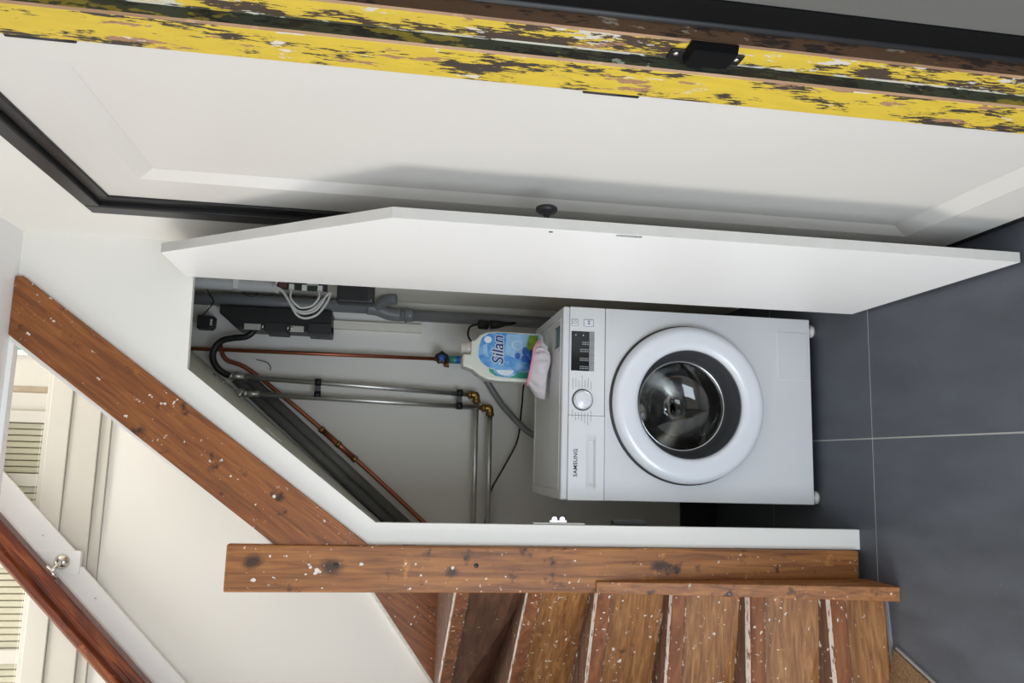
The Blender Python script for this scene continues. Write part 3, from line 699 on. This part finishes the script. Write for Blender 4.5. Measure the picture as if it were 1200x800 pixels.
for side in (1, -1):
    for r in range(7):
        L = random.uniform(0.018, 0.034); z = 0.757 + r * 0.0098
        off_ = 0.037 + (0.003 if 0 < r < 6 else -0.004)
        xa = 0.3065 + side * off_; x = xa
        while abs(x - xa) < L:
            w = random.uniform(0.003, 0.007)
            pg.box(min(x, x + side * w), max(x, x + side * w), -0.0006, -0.0002, z, z + 0.0019); x += side * (w + 0.0012)
pg.build('programme_print', 'keys', wm)
# round door
dr = MB().lathe([(-0.001, 0.252), (-0.006, 0.252), (-0.006, 0.2), (-0.001, 0.2)], (CX, 0, CZ), 'y', 72, True).build('porthole_seat', 'gap', wm)
ringp = [(-0.008, 0.20), (-0.008, 0.2435), (-0.018, 0.2475), (-0.034, 0.2455), (-0.045, 0.2395), (-0.050, 0.231), (-0.0515, 0.220), (-0.0515, 0.196), (-0.050, 0.184), (-0.046, 0.1755), (-0.039, 0.171), (-0.030, 0.1695), (-0.012, 0.169), (-0.008, 0.17)]
rg = lab(MB().lathe(ringp, (CX, 0, CZ), 'y', 96, True).build('door_ring', 'ring', wm), 'glossy white door ring')
MB().lathe([(-0.036, 0.1692), (-0.030, 0.167), (0.0, 0.156), (0.040, 0.1435), (0.046, 0.1435), (0.046, 0.166), (-0.012, 0.1695)], (CX, 0, CZ), 'y', 80, True).build('porthole_bezel', 'gasket', rg)
gl = [(0.046, 0.1485), (0.05, 0.1485), (0.066, 0.142), (0.09, 0.128), (0.112, 0.105), (0.124, 0.075), (0.129, 0.04), (0.13, 0.0005)]
gb = MB().lathe(gl + [(a - 0.004, r) for a, r in reversed(gl)][0:7] + [(0.046, 0.143)], (CX, 0, CZ), 'y', 64).build('porthole_glass', 'glass', rg)
MB().lathe([(0.038, 0.1455), (0.036, 0.1435), (0.038, 0.1405), (0.042, 0.1405)], (CX, 0, CZ), 'y', 64, True).build('glass_rim', 'chrome', rg)
# opening boot and drum
MB().lathe([(0.008, 0.2), (0.03, 0.185), (0.05, 0.165), (0.075, 0.162), (0.085, 0.172), (0.09, 0.2)], (CX, 0, CZ), 'y', 64).build('door_seal', 'gasket', wm)
dm = MB().lathe([(0.09, 0.168), (0.10, 0.225), (0.12, 0.232), (0.40, 0.232), (0.415, 0.222)], (CX, 0, CZ), 'y', 64).build('drum', 'drum', wm)
MB().lathe([(0.415, 0.222), (0.40, 0.15), (0.418, 0.12), (0.405, 0.05), (0.40, 0.0005)], (CX, 0, CZ), 'y', 64).build('drum_back', 'drumback', dm)
for a in (100, 220, 340):
    a = math.radians(a); u = Vector((math.cos(a), 0, math.sin(a))); v = Vector((-math.sin(a), 0, math.cos(a))); c = Vector((CX, 0, CZ))
    vs = []
    for y in (0.14, 0.38):
        for (r, s) in ((0.231, -0.035), (0.19, -0.014), (0.185, 0.0), (0.19, 0.014), (0.231, 0.035)): vs.append(c + u * r + v * s + Vector((0, y, 0)))
    MB().add(vs, [(0, 1, 6, 5), (1, 2, 7, 6), (2, 3, 8, 7), (3, 4, 9, 8), (0, 4, 3, 2, 1), (5, 6, 7, 8, 9), (0, 5, 9, 4)]).build('paddle', 'paddle', dm)
fcv = MB().box(0.396, 0.556, -0.0008, 0.004, 0.030, 0.137).build('filter_cover', 'ring', wm, 0.006, 3)
MB().box(0.3968, 0.5552, -0.0016, 0.003, 0.0308, 0.1362).build('cover_plate', 'enamel', fcv, 0.006, 3)
for x in (0.022, 0.565):
    for y in (0.022, 0.43):
        f = MB().lathe([(0.0, 0.0001), (0.0, 0.020), (0.008, 0.022), (0.012, 0.012), (0.021, 0.012)], (x, y, 0), 'z', 20).build('foot', 'cable', wm)
sk = MB().box(0.478, 0.545, 0.052, 0.12, Z1, Z1 + 0.0012).build('energy_sticker', 'print', wm)
MB().box(0.482, 0.541, 0.057, 0.075, Z1 + 0.0012, Z1 + 0.0016).build('sticker_band', 'teal', sk)
MB().box(0.482, 0.541, 0.095, 0.115, Z1 + 0.0012, Z1 + 0.0016).build('sticker_band', 'printlight', sk)

# ------------------------------------------------------------------ on the machine: softener bottle and net bag
bt = thing('softener_bottle', 'ivory fabric softener bottle with blue label standing on the washing machine', 'bottle', (0.47, 0.345, Z1))
yf, yb_ = 0.302, 0.385
zb0 = Z1 + 0.0015
out = [(0.392, zb0), (0.55, zb0), (0.557, zb0 + 0.012), (0.558, 1.02), (0.553, 1.055), (0.542, 1.078), (0.522, 1.095), (0.522, 1.108), (0.474, 1.108), (0.474, 1.135), (0.430, 1.135), (0.427, 1.12), (0.420, 1.10), (0.404, 1.08), (0.389, 1.05), (0.384, 1.01), (0.384, zb0 + 0.01)]
MB().prism(out, 'y', yf, yb_).build('bottle_body', 'bottle', bt, 0.012, 3)
cp = MB()
nrib = 28
cp.lathe([(1.100, 0.0225), (1.106, 0.0235), (1.118, 0.0235), (1.120, 0.0205), (1.138, 0.0205), (1.142, 0.017), (1.142, 0.0001)], (0.4985, 0.344, 0), 'z', 28)
cp.build('cap', 'cap', bt)
def decal(name, pts, m, dy, parent): return MB().prism(pts, 'y', yf - dy, yf - dy + 0.0007).build(name, m, parent)
def blob(cx, cz, rx, rz, n=28, a0=0.0, a1=2 * PI): return [(cx + rx * math.cos(a0 + (a1 - a0) * k / n), cz + rz * math.sin(a0 + (a1 - a0) * k / n)) for k in range(n if a1 - a0 >= 2 * PI - 1e-6 else n + 1)]
lbl = decal('label', [(0.551, zb0 + 0.012), (0.5535, 1.015), (0.549, 1.047), (0.533, 1.071), (0.505, 1.080), (0.47, 1.082), (0.448, 1.072), (0.432, 1.05), (0.424, 1.02), (0.424, 0.985), (0.420, 0.94), (0.423, 0.90), (0.43, zb0 + 0.02)], 'lblue', 0.0007, bt)
decal('label_foot', [(0.549, zb0 + 0.022), (0.5495, 0.905), (0.50, 0.915), (0.47, 0.895), (0.455, zb0 + 0.022)], 'lmeadow', 0.0016, lbl)
decal('label_panel', [(0.549, 0.906), (0.5495, 0.985), (0.48, 0.99), (0.465, 0.95), (0.47, 0.905), (0.5, 0.916)], 'lpale', 0.0014, lbl)
decal('label_flower', blob(0.512, 0.948, 0.016, 0.018), 'lwhite', 0.0022, lbl)
decal('label_flower', blob(0.5115, 0.9475, 0.0145, 0.0165), 'lpale', 0.0026, lbl)
for fx, fz, fr1, fr2 in ((0.475, 0.945, 0.012, 0.010), (0.492, 0.918, 0.016, 0.011), (0.466, 0.918, 0.013, 0.014), (0.484, 0.897, 0.015, 0.009), (0.455, 0.897, 0.010, 0.012)):
    decal('label_flower', blob(fx, fz, fr1, fr2, 14), 'lnavy2', 0.0017 + fx * 0.001, lbl)
decal('label_badge', blob(0.527, 1.05, 0.012, 0.013), 'lwhite', 0.0014, lbl)
decal('label_badge', [(0.515, 1.052), (0.505, 1.068), (0.478, 1.064), (0.478, 1.050)], 'lpale', 0.0014, lbl)
sw = decal('label_swirl', [(0.424, 1.03), (0.4275, 1.045), (0.414, 1.040), (0.402, 1.02), (0.398, 0.99), (0.396, 0.92), (0.398, 0.895), (0.420, 0.895), (0.419, 0.94), (0.4235, 0.985)], 'lgreen', 0.0011, bt)
arc = blob(0.424, 0.985, 0.021, 0.030, 14, PI / 2, 3 * PI / 2)
decal('label_swirl_ring', blob(0.4235, 0.985, 0.025, 0.042, 16, PI / 2, 3 * PI / 2), 'lblue', 0.0016, sw)
decal('label_swirl_ring', blob(0.4235, 0.987, 0.019, 0.031, 16, PI / 2, 3 * PI / 2), 'lwhite', 0.0022, sw)
lettering('label_lettering', 'Silan', 0.056, 'lwhite', lbl, (0.492, yf - 0.0026, 1.013), (1, 0, 0.02), (-0.02, 0, 1), bold=0.0030, shear=0.18, space=1.0)
lettering('label_lettering', 'Silan', 0.056, 'lnavy', lbl, (0.492, yf - 0.0032, 1.013), (1, 0, 0.02), (-0.02, 0, 1), bold=0.0006, shear=0.18, space=1.0)
tc = MB().lathe([(0, 0.0125), (0.02, 0.0125), (0.03, 0.010)], (0, 0, 0), 'z', 12)   # shape reused below

bag = thing('net_bag', 'small white net laundry bag with pink rim lying against the bottle', 'bag', (0.42, 0.22, Z1))
rim = smooth_path([(0.515, 0.20, 0.888), (0.49, 0.185, 0.905), (0.45, 0.18, 0.912), (0.41, 0.185, 0.918), (0.374, 0.20, 0.923), (0.372, 0.235, 0.915), (0.42, 0.25, 0.90), (0.48, 0.245, 0.895), (0.513, 0.225, 0.89), (0.515, 0.20, 0.888)], 6)
ns = len(rim); rows = 9
tip = [(0.475, 0.13), (0.455, 0.115), (0.42, 0.12), (0.375, 0.14), (0.33, 0.17)]
vs = []; fs = []; random.seed(5)
ph = [random.uniform(-1, 1) for _ in range(ns)]
low = smooth_path([(0.478, 0.165, 0.868), (0.470, 0.15, 0.862), (0.44, 0.150, 0.858), (0.39, 0.155, 0.870), (0.322, 0.185, 0.868), (0.335, 0.21, 0.862), (0.39, 0.22, 0.857), (0.44, 0.215, 0.857), (0.475, 0.20, 0.86), (0.478, 0.165, 0.868)], 6)
for r in range(rows):
    t = r / (rows - 1)
    for k in range(ns):
        p = Vector(rim[k]).lerp(Vector(low[k]), t)
        bulge = math.sin(t * PI)
        c = Vector((0.43, 0.2, p.z)); dv = (p - c); dv.z = 0
        p += dv.normalized() * (0.010 * bulge + 0.008 * bulge * math.sin(k * 1.9 + t * 3) + 0.004 * ph[k % ns] * bulge)
        p.z = max(p.z + 0.006 * bulge * math.sin(k * 1.3), Z1 + 0.003); vs.append(p)
for r in range(rows - 1):
    for k in range(ns - 1): fs.append((r * ns + k, r * ns + k + 1, (r + 1) * ns + k + 1, (r + 1) * ns + k))
cb = len(vs); vs.append(Vector((0.41, 0.19, 0.858)))
for k in range(ns - 1): fs.append(((rows - 1) * ns + k, (rows - 1) * ns + k + 1, cb))
ct_ = len(vs); vs.append(Vector((0.445, 0.215, 0.885)))
for k in range(ns - 1): fs.append((k + 1, k, ct_))
nb = MB().add(vs, fs, True).build('net_body', 'net', bag)
MB().tube(rim[:-1], 0.0048, 8).build('pink_rim', 'pink', bag)

# ------------------------------------------------------------------ pipes and cables inside the cupboard
YP = 0.785
# copper water pipe with stop valve
cpz = thing('copper_pipe', 'upright copper water pipe with stop valve on the cupboard back wall', 'pipe', (0.512, YP, 1.2))
MB().tube([(0.509, YP, 2.2), (0.512, YP, 1.2)], 0.0078, 12).build('pipe', 'copper', cpz)
vb = MB(); vb.tube([(0.512, YP, 1.205), (0.512, YP, 1.19), (0.512, YP, 1.18), (0.512, YP, 1.145)], [0.0105, 0.0105, 0.0145, 0.0125], 12); vb.lathe([(0, 0.0125), (-0.03, 0.0105)], (0.508, YP, 1.172), 'y', 14)
vb.lathe([(0.0, 0.016), (0.02, 0.0125), (0.024, 0.0001)], (0.492, YP - 0.015, 1.148), 'z', 16)
vlv = vb.build('valve_body', 'brass', cpz)
kn = MB()
nk = 36
kn.lathe([(0, 0.009), (-0.008, 0.0245), (-0.02, 0.0245), (-0.024, 0.02), (-0.024, 0.0001)], (0.512, YP - 0.03, 1.180), 'y', nk)
for i, v in enumerate(kn.v):
    k = i % nk; s = 1 + 0.10 * math.cos(5 * 2 * PI * k / nk); kn.v[i] = (0.512 + (v[0] - 0.512) * s, v[1], 1.180 + (v[2] - 1.180) * s)
knob = kn.build('valve_knob', 'black', cpz)
MB().lathe([(0, 0.0125), (-0.002, 0.012), (-0.002, 0.0001)], (0.512, YP - 0.054, 1.180), 'y', 20).build('knob_cap', 'blue', knob)
tl = MB().lathe([(1.095, 0.016), (1.115, 0.016), (1.118, 0.0145), (1.142, 0.0145)], (0.512, YP, 0), 'z', 18).build('hose_coupling', 'blue', cpz)
MB().lathe([(1.118, 0.0162), (1.125, 0.0165), (1.146, 0.0165), (1.148, 0.012)], (0.512, YP, 0), 'z', 18).build('coupling_sleeve', 'teal', tl)
hose = smooth_path([(0.512, YP, 1.10), (0.505, YP - 0.01, 1.06), (0.47, YP - 0.03, 1.02), (0.425, YP - 0.02, 0.99), (0.375, YP - 0.01, 0.955), (0.318, YP - 0.02, 0.912), (0.225, YP - 0.05, 0.815), (0.18, 0.66, 0.70), (0.17, 0.56, 0.55)], 8)
tag(MB().tube(hose, 0.0125, 12).build('water_hose', 'pvc'), 'thick grey water hose curving down behind the washing machine', 'hose')
# paired steel heating pipes
def steel_pipe(x_top, z_top, x_bot, z_bot, label, leftx):
    t = thing('steel_pipe', label, 'pipe', (x_bot, YP - 0.01, z_bot), 'paired steel heating pipes')
    y = YP - 0.013; rr = 0.0105
    MB().tube([(x_top, y, z_top), (x_bot, y, z_bot + 0.012)], rr, 14).build('upright_pipe', 'steel', t)
    MB().tube([(x_bot - 0.014, y, z_bot), (leftx, y, z_bot - 0.004)], rr, 14).build('level_pipe', 'steel', t)
    e = MB(); e.tube(smooth_path([(x_bot, y, z_bot + 0.03), (x_bot, y, z_bot + 0.008), (x_bot - 0.004, y, z_bot + 0.001), (x_bot - 0.03, y, z_bot)], 5), 0.0142, 14)
    e.tube([(x_bot, y, z_bot + 0.02), (x_bot, y, z_bot + 0.034)], 0.0168, 6); e.tube([(x_bot - 0.018, y, z_bot), (x_bot - 0.032, y, z_bot)], 0.0168, 6)
    e.build('elbow', 'brass', t)
    c = MB(); c.tube([(x_top, y, z_top), (x_top + (x_bot - x_top) * .06, y, z_top + (z_bot - z_top) * .06)], 0.0125, 14)
    c.tube([(x_top, y, z_top + 0.002), (x_top, y, z_top - 0.012)], 0.015, 6); c.build('coupling', 'steel', t)
steel_pipe(0.409, 1.99, 0.372, 1.032, 'right upright steel pipe with brass elbow on the cupboard back wall', -0.2)
steel_pipe(0.343, 1.93, 0.321, 0.975, 'left upright steel pipe with brass elbow on the cupboard back wall', -0.2)
for n_, z, (xa, xb) in (('upper', 1.655, (0.349, 0.3975)), ('lower', 1.10, (0.326, 0.3775))):
    c = thing('pipe_clip', '%s black double pipe clip holding the paired steel pipes' % n_, 'pipe clip', ((xa + xb) / 2, YP, z), 'double pipe clips')
    for x in (xa, xb):
        q = MB(); q.lathe([(-0.012, 0.0107), (-0.012, 0.0145), (0.012, 0.0145), (0.012, 0.0107)], (x, YP - 0.013, z), 'z', 18, True)
        q.build('clip_ring', 'black', c)
    MB().box(xa + 0.01, xb - 0.01, YP - 0.018, YP + 0.004, z - 0.010, z + 0.010).build('clip_bridge', 'gasket', c, 0.002)
# slanting copper pipe, with soldered joints
cs = thing('copper_pipe', 'slanting copper pipe running below the dark lagged pipe', 'pipe', (-0.13, YP - 0.02, 1.2))
pth = smooth_path([(0.53, 0.812, 2.04), (0.474, 0.812, 2.012), (0.436, 0.812, 1.92), (0.27, 0.812, 1.700), (0.05, 0.812, 1.432), (-0.20, 0.812, 1.145)], 6)
MB().tube(pth, 0.0085, 12).build('pipe', 'copper', cs)
dj = (Vector((0.27, 0.812, 1.700)) - Vector((0.05, 0.812, 1.432))).normalized()
pa, pb = Vector((0.215, 0.812, 1.633)), Vector((0.105, 0.812, 1.500))
MB().tube([pa, pb], 0.0115, 14).build('sleeve', 'copper', cs)
for p in (pa, (pa + pb) / 2, pb): MB().tube([p - dj * 0.008, p + dj * 0.008], 0.0138, 14).build('joint', 'brass', cs)
# lagged dark pipes along the stair underside
for k, (dz, dy, r, l) in enumerate(((-0.021, 0.0225, 0.0215, 'dark lagged pipe slanting along the back wall beside the copper pipe'), (0.030, 0.034, 0.019, 'dark lagged pipe slanting close under the stair underside'))):
    t = thing('lagged_pipe', l, 'pipe', (-0.13, YB - dy, 1.33 + dz), 'dark lagged pipes')
    P0_, P1_ = Vector((0.40, YB - dy, 1.940 + dz)), Vector((-0.20, YB - dy, 1.245 + dz))
    MB().tube([P0_, P1_], r, 16).build('lagging', 'pvcdark', t)
for nm, a_, b_2 in (('upper', (0.20, 0.35, sl(0.20)), (0.155, 0.35, sl(0.155))), ('lower', (0.045, 0.35, sl(0.045)), (0.0, 0.35, sl(0.0)))):
    c_ = MB(); c_.prism([(a_[0], a_[2] - 0.001), (b_2[0], b_2[2] - 0.001), (b_2[0], b_2[2] - 0.011), (a_[0], a_[2] - 0.011)], 'y', 0.33, 0.346)
    tag(c_.build('batten', 'cable'), 'pale short batten under the sloping stair underside, %s of the two' % nm, 'batten', 'pale battens under the stairs')
# grey waste pipe in the right corner
wp = thing('waste_pipe', 'thick grey waste pipe standing in the right back corner', 'pipe', (0.68, 0.75, 0.0))
yw = 0.745
MB().tube([(0.676, yw, 0.002), (0.677, yw, 1.36)], 0.0235, 20).build('pipe', 'pvc', wp)
MB().tube([(0.677, yw, 1.30), (0.677, yw, 1.32), (0.677, yw, 1.322), (0.677, yw, 1.36)], [0.0275, 0.0275, 0.026, 0.026], 20).build('socket', 'pvc', wp)
MB().tube(smooth_path([(0.677, yw, 1.35), (0.678, yw, 1.38), (0.684, yw - 0.002, 1.41), (0.694, yw - 0.005, 1.44), (0.697, yw - 0.005, 1.48)], 5), 0.0275, 20).build('bend', 'pvc', wp)
MB().tube([(0.697, yw - 0.005, 1.46), (0.698, yw - 0.005, 2.2)], 0.024, 20).build('pipe', 'pvc', wp)
MB().tube(smooth_path([(0.694, yw - 0.01, 1.44), (0.71, yw - 0.03, 1.43), (0.722, yw - 0.06, 1.40), (0.725, yw - 0.07, 1.37)], 5), 0.022, 16).build('branch', 'pvc', wp)
MB().tube([(0.677, yw, 1.322), (0.677, yw, 1.332)], 0.0305, 20).build('ring', 'pvc', wp)
MB().box(0.62, 0.652, YB - 0.03, YB - 0.001, 1.26, 1.62).build('pipe_boxing', 'closet', wp)
# corrugated duct at the top right
dc = thing('corrugated_duct', 'pale corrugated duct hanging at the top right of the cupboard', 'duct', (0.72, 0.56, 1.8))
pd = []; rd = []
z = 2.235
i = 0
while z > 1.80:
    pd.append((0.722, 0.55, z)); rd.append(0.0248 if i % 2 else 0.0208); z -= 0.0035; i += 1
MB().tube(pd, rd, 18).build('duct', 'duct', dc)
MB().tube([(0.722, 0.55, 1.812), (0.722, 0.55, 1.795)], 0.0245, 18).build('duct_end', 'cable', dc)
MB().box(0.70, 0.744, 0.52, 0.5725, 1.935, 1.955).build('strap', 'cable', dc)
# black equipment cabinet on the back wall
bx = thing('equipment_box', 'big black junction box on the cupboard back wall with silver labels', 'junction box', (0.64, 0.75, 1.6))
MB().prism([(0.671, 1.612), (0.671, 2.03), (0.640, 2.03), (0.585, 1.965), (0.585, 1.612)], 'y', 0.70, YB - 0.001).build('box_body', 'black', bx, 0.004)
MB().box(0.575, 0.618, 0.69, YB - 0.005, 1.612, 1.70).build('cover', 'black2', bx, 0.003)
MB().box(0.577, 0.612, 0.695, YB - 0.005, 1.78, 1.86).build('cover', 'black2', bx, 0.003)
for za, zb in ((1.875, 1.935), (1.715, 1.765)):
    MB().box(0.580, 0.603, 0.694, 0.70, za, zb).build('silver_label', 'steel', bx)
for z in (1.762, 1.868, 1.775): MB().tube([(0.585, 0.69, z), (0.60, 0.688, z - 0.004)], 0.004, 8).build('screw', 'chrome', bx)
# small electronics bracket between duct and adapter with cables
pc = thing('patch_panel', 'small patch panel with white sockets beside the black adapter', 'patch panel', (0.72, 0.5, 1.7))
MB().box(0.705, 0.744, 0.50, 0.512, 1.62, 1.80).build('circuit_board', 'pcb', pc)
for z in (1.645, 1.70, 1.745):
    MB().box(0.70, 0.722, 0.483, 0.4995, z - 0.009, z + 0.009).build('socket', 'cable', pc, 0.002)
MB().box(0.706, 0.728, 0.49, 0.4995, 1.763, 1.79).build('terminal', 'red', pc)
MB().box(0.722, 0.744, 0.47, 0.4995, 1.652, 1.692).build('socket', 'bottle', pc, 0.002)
ad = thing('power_adapter', 'black ribbed plastic adapter above the grey waste pipe', 'adapter', (0.72, 0.45, 1.48))
MB().box(0.652, 0.740, 0.415, 0.475, 1.448, 1.580).build('adapter_body', 'black2', ad, 0.008, 3)
for i in range(11): MB().box(0.662, 0.735, 0.4132, 0.4151, 1.472 + i * 0.0095, 1.477 + i * 0.0095).build('rib', 'black', ad)
MB().lathe([(0, 0.002), (-0.001, 0.002), (-0.001, 0.0001)], (0.664, 0.415, 1.460), 'y', 8).build('indicator', 'printlight', ad)
def cable(pts, r, m, label, group=None, name='cable'):
    return tag(MB().tube(smooth_path(pts, 8), r, 8).build(name, m), label, 'cable', group)
yc = 0.47
WC = (('white cable loop hanging lowest under the patch panel', [(0.706, yc, 1.80), (0.690, yc - .01, 1.775), (0.650, yc - .03, 1.745), (0.603, yc - .04, 1.715), (0.590, yc - .04, 1.685), (0.605, yc - .04, 1.645), (0.65, yc - .03, 1.615), (0.692, yc - .02, 1.602)]),
      ('white cable loop just above the lowest loop', [(0.708, yc + .005, 1.803), (0.692, yc, 1.772), (0.655, yc - .02, 1.748), (0.622, yc - .03, 1.72), (0.615, yc - .03, 1.69), (0.630, yc - .03, 1.655), (0.665, yc - .02, 1.628), (0.695, yc - .01, 1.606)]),
      ('white cable loop from the middle patch socket', [(0.700, yc + .01, 1.745), (0.665, yc - .01, 1.742), (0.640, yc - .02, 1.72), (0.630, yc - .02, 1.70), (0.640, yc - .02, 1.665), (0.67, yc - .01, 1.645), (0.700, yc + .01, 1.645)]),
      ('white cable loop along the inner side of the loops', [(0.709, yc, 1.808), (0.680, yc - .015, 1.765), (0.640, yc - .03, 1.738), (0.608, yc - .035, 1.70), (0.618, yc - .035, 1.655), (0.648, yc - .03, 1.632), (0.675, yc - .02, 1.62), (0.694, yc - .015, 1.604)]))
for l, p in WC: cable(p, 0.0042, 'cable', l, 'white cables by the patch panel', 'white_cable')
cable([(0.705, yc, 1.80), (0.722, yc - .02, 1.79), (0.736, yc - .03, 1.775), (0.7445, yc - .03, 1.75)], 0.003, 'cable', 'short white cable running up over the cupboard wall', 'white cables by the patch panel', 'white_cable')
# small black box hanging by a thin wire
sb = thing('small_black_box', 'small black box with pale mark hanging on a thin wire', 'box', (0.60, 0.74, 2.05))
MB().prism([(0.578, 2.062), (0.588, 2.050), (0.628, 2.050), (0.630, 2.112), (0.578, 2.112)], 'y', 0.715, 0.765).build('box_body', 'black', sb, 0.003)
for i in range(3): MB().box(0.592 + i * 0.0085, 0.598 + i * 0.0085, 0.7140, 0.7149, 2.056, 2.064).build('pale_mark', 'cable', sb)
MB().tube(smooth_path([(0.632, 0.735, 2.10), (0.655, 0.72, 2.075), (0.682, 0.70, 2.055), (0.70, 0.66, 2.062), (0.72, 0.6, 2.066)], 6), 0.0022, 8).build('wire', 'black', sb)
cable([(0.697, 0.56, 1.93), (0.682, 0.56, 1.90), (0.686, 0.56, 1.88), (0.70, 0.555, 1.87)], 0.0016, 'black', 'thin black wire looping below the corrugated duct', None, 'thin_wire')
# pale bracket at the very top of the back wall
tag(MB().prism([(0.62, 2.10), (0.69, 2.10), (0.69, 2.2), (0.62, 2.2)], 'y', YB - 0.02, YB - 0.001).build('wall_block', 'cream', None, 0.003), 'pale block on the back wall behind the small black box', 'block')
# thick black hose below the equipment box
tag(MB().tube(smooth_path([(0.60, 0.72, 1.90), (0.575, 0.715, 1.905), (0.555, 0.715, 1.93), (0.548, 0.72, 1.975), (0.535, 0.725, 2.02), (0.50, 0.73, 2.045), (0.46, 0.735, 2.045), (0.425, 0.74, 2.02), (0.408, 0.765, 1.99)], 8), 0.0125, 12).build('black_hose', 'black'), 'thick black hose bending from the junction box to the pipes', 'hose')
# pale flexible tube in the upper left corner of the opening
ft = thing('pipe_fitting', 'pale grey pipe with hose fitting in the upper left of the opening', 'pipe', (0.36, 0.2, 1.9))
fp = [Vector((0.418, 0.56, 2.10)), Vector((0.325, 0.64, 1.915))]
fd = (fp[1] - fp[0]).normalized()
for t in (0.45, 0.62, 0.95): MB().tube([fp[0].lerp(fp[1], t) - fd * .006, fp[0].lerp(fp[1], t) + fd * .006], 0.0235, 14).build('collar', 'nickel', ft)
# black mains lead and the plug
cable([(0.44, 0.56, 0.78), (0.43, 0.66, 0.85), (0.33, 0.74, 0.852), (0.20, YP, 0.858), (0.10, YP, 0.905), (-0.005, YP, 0.96), (-0.10, YP, 0.975), (-0.18, YP, 0.99)], 0.0038, 'black', 'black mains lead running across the back wall to the left', None, 'mains_lead')
pl = thing('mains_plug', 'black mains plug and socket behind the softener bottle', 'plug', (0.64, 0.72, 0.98))
MB().tube([(0.648, 0.70, 1.045), (0.648, 0.70, 1.04), (0.646, 0.70, 1.005), (0.646, 0.70, 1.0)], [0.012, 0.019, 0.019, 0.012], 14).build('plug_head', 'black', pl)
MB().tube([(0.648, 0.70, 0.995), (0.650, 0.70, 0.965), (0.655, 0.70, 0.93), (0.66, 0.70, 0.89)], [0.0185, 0.016, 0.008, 0.004], 14).build('coupler', 'black', pl)
MB().tube(smooth_path([(0.648, 0.70, 1.04), (0.635, 0.70, 1.075), (0.60, 0.71, 1.08), (0.575, 0.715, 1.06), (0.56, 0.72, 1.03), (0.55, 0.72, 0.98)], 6), 0.0042, 8).build('lead', 'black', pl)
# rough wires at the upper back wall
cable([(0.43, YP + 0.045, 1.98), (0.40, YP + 0.045, 1.93), (0.385, YP + 0.03, 1.90), (0.36, YP + 0.03, 1.86)], 0.0018, 'black', 'thin black wire crossing the upper back wall', None, 'thin_wire')
cable([(0.48, YP + 0.03, 1.90), (0.47, YP + 0.02, 1.86), (0.455, YP + 0.03, 1.845), (0.44, YP + 0.03, 1.845)], 0.0016, 'black', 'short curled black wire end on the back wall', None, 'thin_wire')

# ------------------------------------------------------------------ door mat at the foot of the stairs
mt = thing('doormat', 'brown coir doormat with grey edge beside the lowest stair', 'doormat', (-0.7, -0.7, 0))
u = Vector((-0.32, -0.947, 0)); w = Vector((-0.947, 0.32, 0)); P0 = Vector((-0.352, -0.372, 0))
def mq(a0, a1, b0, b1): return [tuple((P0 + u * a + w * b)[:2]) for a, b in ((a0, b0), (a1, b0), (a1, b1), (a0, b1))]
MB().prism(mq(0.0, 0.85, 0.008, 0.5), 'z', 0.0005, 0.012).build('mat_pile', 'coir', mt)
MB().prism(mq(0.0, 0.85, 0.0, 0.0075), 'z', 0.0005, 0.007).build('mat_border', 'matedge', mt)
